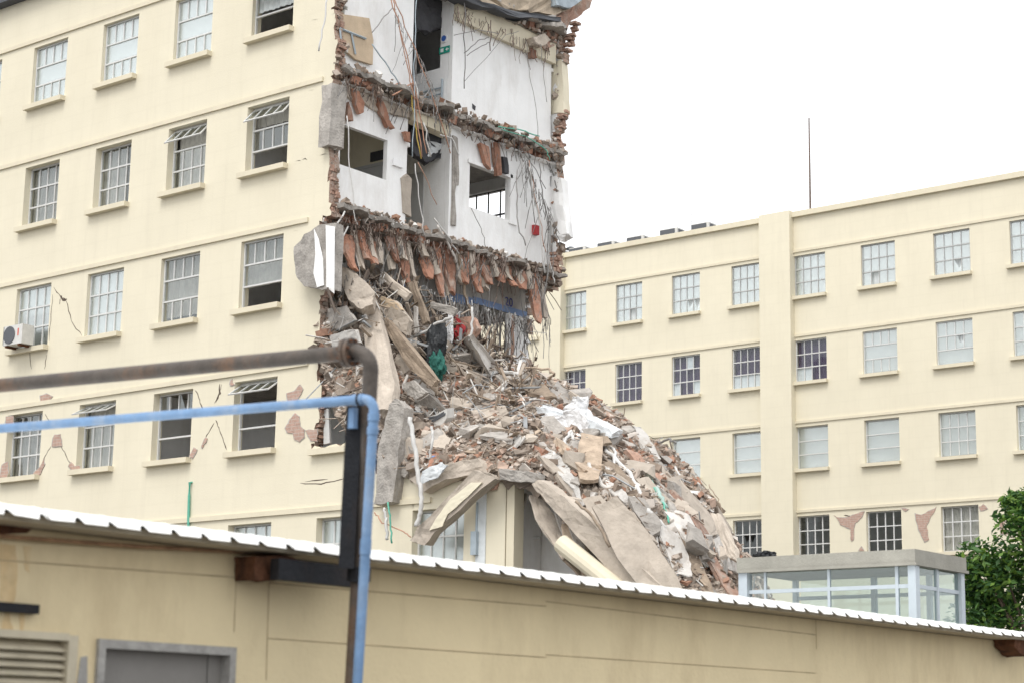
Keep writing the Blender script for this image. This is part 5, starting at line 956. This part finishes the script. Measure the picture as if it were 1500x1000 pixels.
# ------------------------------------------------------------------ glazed booth
bd = 29.0
c0 = PD(1340, 803, bd); zt_ = c0.z; cl_ = at(1079, 817, 2, zt_); x0, x1 = c0.x-3.15, c0.x
y0 = c0.y; y1 = y0+1.75; zs = zt_-.2
x0 = PV(1079, 817, y0).x
bo = thing('glazed_booth', ((x0+x1)/2, (y0+y1)/2, 0), 'small glazed booth with thick grey flat roof and pale blue metal frame', 'booth')
mb = MB(); mb.box((x0, y0, zs), (x1, y1, zt_)); mb.box((x0+.02, y0-.03, zs-.045), (x1+.03, y1+.02, zs-.001)); mb.build('roof', M['slab_grey'], bo)
def post_(x, y, w_, nm='post'): return MB().box((x-w_/2, y-w_/2, 0), (x+w_/2, y+w_/2, zs-.045)).build(nm, M['alu'], bo)
for x, w_ in ((x0+.10, .16), (x0+.48, .04), (PV(1210, 850, y0).x, .045), (PV(1310, 850, y0).x, .05), (x1-.08, .13)): post_(x, y0+.1, w_)
for y, w_ in ((y0+.85, .06), (y1-.1, .12)): post_(x1-.08, y, w_)
for x in (x0+.12, x1-.6, (x0+x1)/2): post_(x, y1-.1, .08)
zr = PV(1220, 861, y0).z
for y in (y0+.1, y1-.1): MB().box((x0+.1, y-.018, zr-.03), (x1-.1, y+.018, zr+.03)).build('rail', M['alu'], bo)
MB().box((x1-.1, y0+.1, zr-.03), (x1-.06, y1-.1, zr+.03)).build('rail', M['alu'], bo)
for a, b in ((x0+.22, (x0+x1)/2), ((x0+x1)/2, x1-.17)):
    for zz0, zz1 in ((.2, zr-.03), (zr+.03, zs-.045)): MB().box((a, y0+.095, zz0), (b, y0+.101, zz1)).build('pane', M['clear'], bo); MB().box((a, y1-.101, zz0), (b, y1-.095, zz1)).build('pane', M['clear'], bo)
for a, b in ((y0+.19, y0+.82), (y0+.88, y1-.16)):
    for zz0, zz1 in ((.2, zr-.03), (zr+.03, zs-.045)): MB().box((x1-.083, a, zz0), (x1-.077, b, zz1)).build('pane', M['clear'], bo)
p = PV(1121, 806, y0+.3); o = smooth_blob('dark_scrap', 'black', Vector((p.x, y0+.3, zt_+.05)), (.18, .15, .07), 2, 1.8, .5); tag(o, 'black scrap of plastic lying on the booth roof', 'scrap')
# ------------------------------------------------------------------ tree
def leafmat():
    mt = bpy.data.materials.new('green_leaf'); mt.use_nodes = True; t = mt.node_tree; p = t.nodes['Principled BSDF']; p.inputs['Roughness'].default_value = .55
    g_ = N(t, 'ShaderNodeNewGeometry'); r_ = N(t, 'ShaderNodeValToRGB'); e = r_.color_ramp.elements; e[0].color = (.018, .06, .016, 1); e[1].color = (.17, .28, .04, 1); e.new(.55).color = (.06, .15, .028, 1)
    t.links.new(g_.outputs['Random Per Island'], r_.inputs[0]); t.links.new(r_.outputs[0], p.inputs['Base Color'])
    tl = N(t, 'ShaderNodeBsdfTranslucent'); t.links.new(r_.outputs[0], tl.inputs[0]); mx = N(t, 'ShaderNodeMixShader'); mx.inputs[0].default_value = .3; t.links.new(p.outputs[0], mx.inputs[1]); t.links.new(tl.outputs[0], mx.inputs[2]); t.links.new(mx.outputs[0], t.nodes['Material Output'].inputs[0]); return mt
M['leaf'] = leafmat()
tc = PD(1492, 850, 34); tr = thing('broadleaf_tree', (tc.x+.25, tc.y+.2, 0), 'bushy dark green tree growing beside the glazed booth', 'tree')
rt = random.Random(4); base = Vector((tc.x+.25, tc.y+.2, 0)); mb = MB(); mb.tube([base, base+Vector((.05, 0, 1.2)), base+Vector((-.05, .05, 2.2)), base+Vector((0, 0, 3.2))], .15, 9, .06); limbs = []
cl = []
for px_, py_, r_ in ((1435, 820, .45), (1450, 850, .5), (1470, 830, .5), (1495, 760, .42), (1510, 800, .7), (1440, 885, .5), (1480, 880, .6), (1520, 860, .7), (1425, 830, .25), (1488, 735, .3), (1515, 740, .5), (1420, 860, .3), (1550, 830, .8), (1425, 905, .4), (1460, 905, .5), (1545, 770, .5)):
    cl.append((PD(px_, py_, 34+rt.uniform(-.4, .8)), r_))
for c, r_ in cl: mb.tube([base+Vector((0, 0, rt.uniform(1.2, 2.6))), base.lerp(c, .5)+Vector((0, 0, c.z*.3)), c], .05, 5, .012)
mb.build('trunk', M['bark'], tr, smooth=True)
mb = MB()
for c, r_ in cl:
    for _ in range(int(900*r_)):
        d = Vector((rt.gauss(0, 1), rt.gauss(0, 1), rt.gauss(0, 1))).normalized()*r_*(rt.random()**.45)*(1+.35*mnoise.noise(c*3+Vector((rt.random(), 0, 0)))); p = c+Vector((d.x, d.y, d.z*.8))
        e = Euler((rt.gauss(0, .7), rt.gauss(0, .7), rt.uniform(0, 6.3))).to_matrix(); l = rt.uniform(.05, .1); w_ = l*.42
        mb.add([p+e@Vector(q) for q in ((0, -l, 0), (w_, 0, .012), (0, l, 0), (-w_, 0, .012))], [(0, 1, 2), (0, 2, 3)])
o = mb.build('crown', M['leaf'], tr, recalc=False)
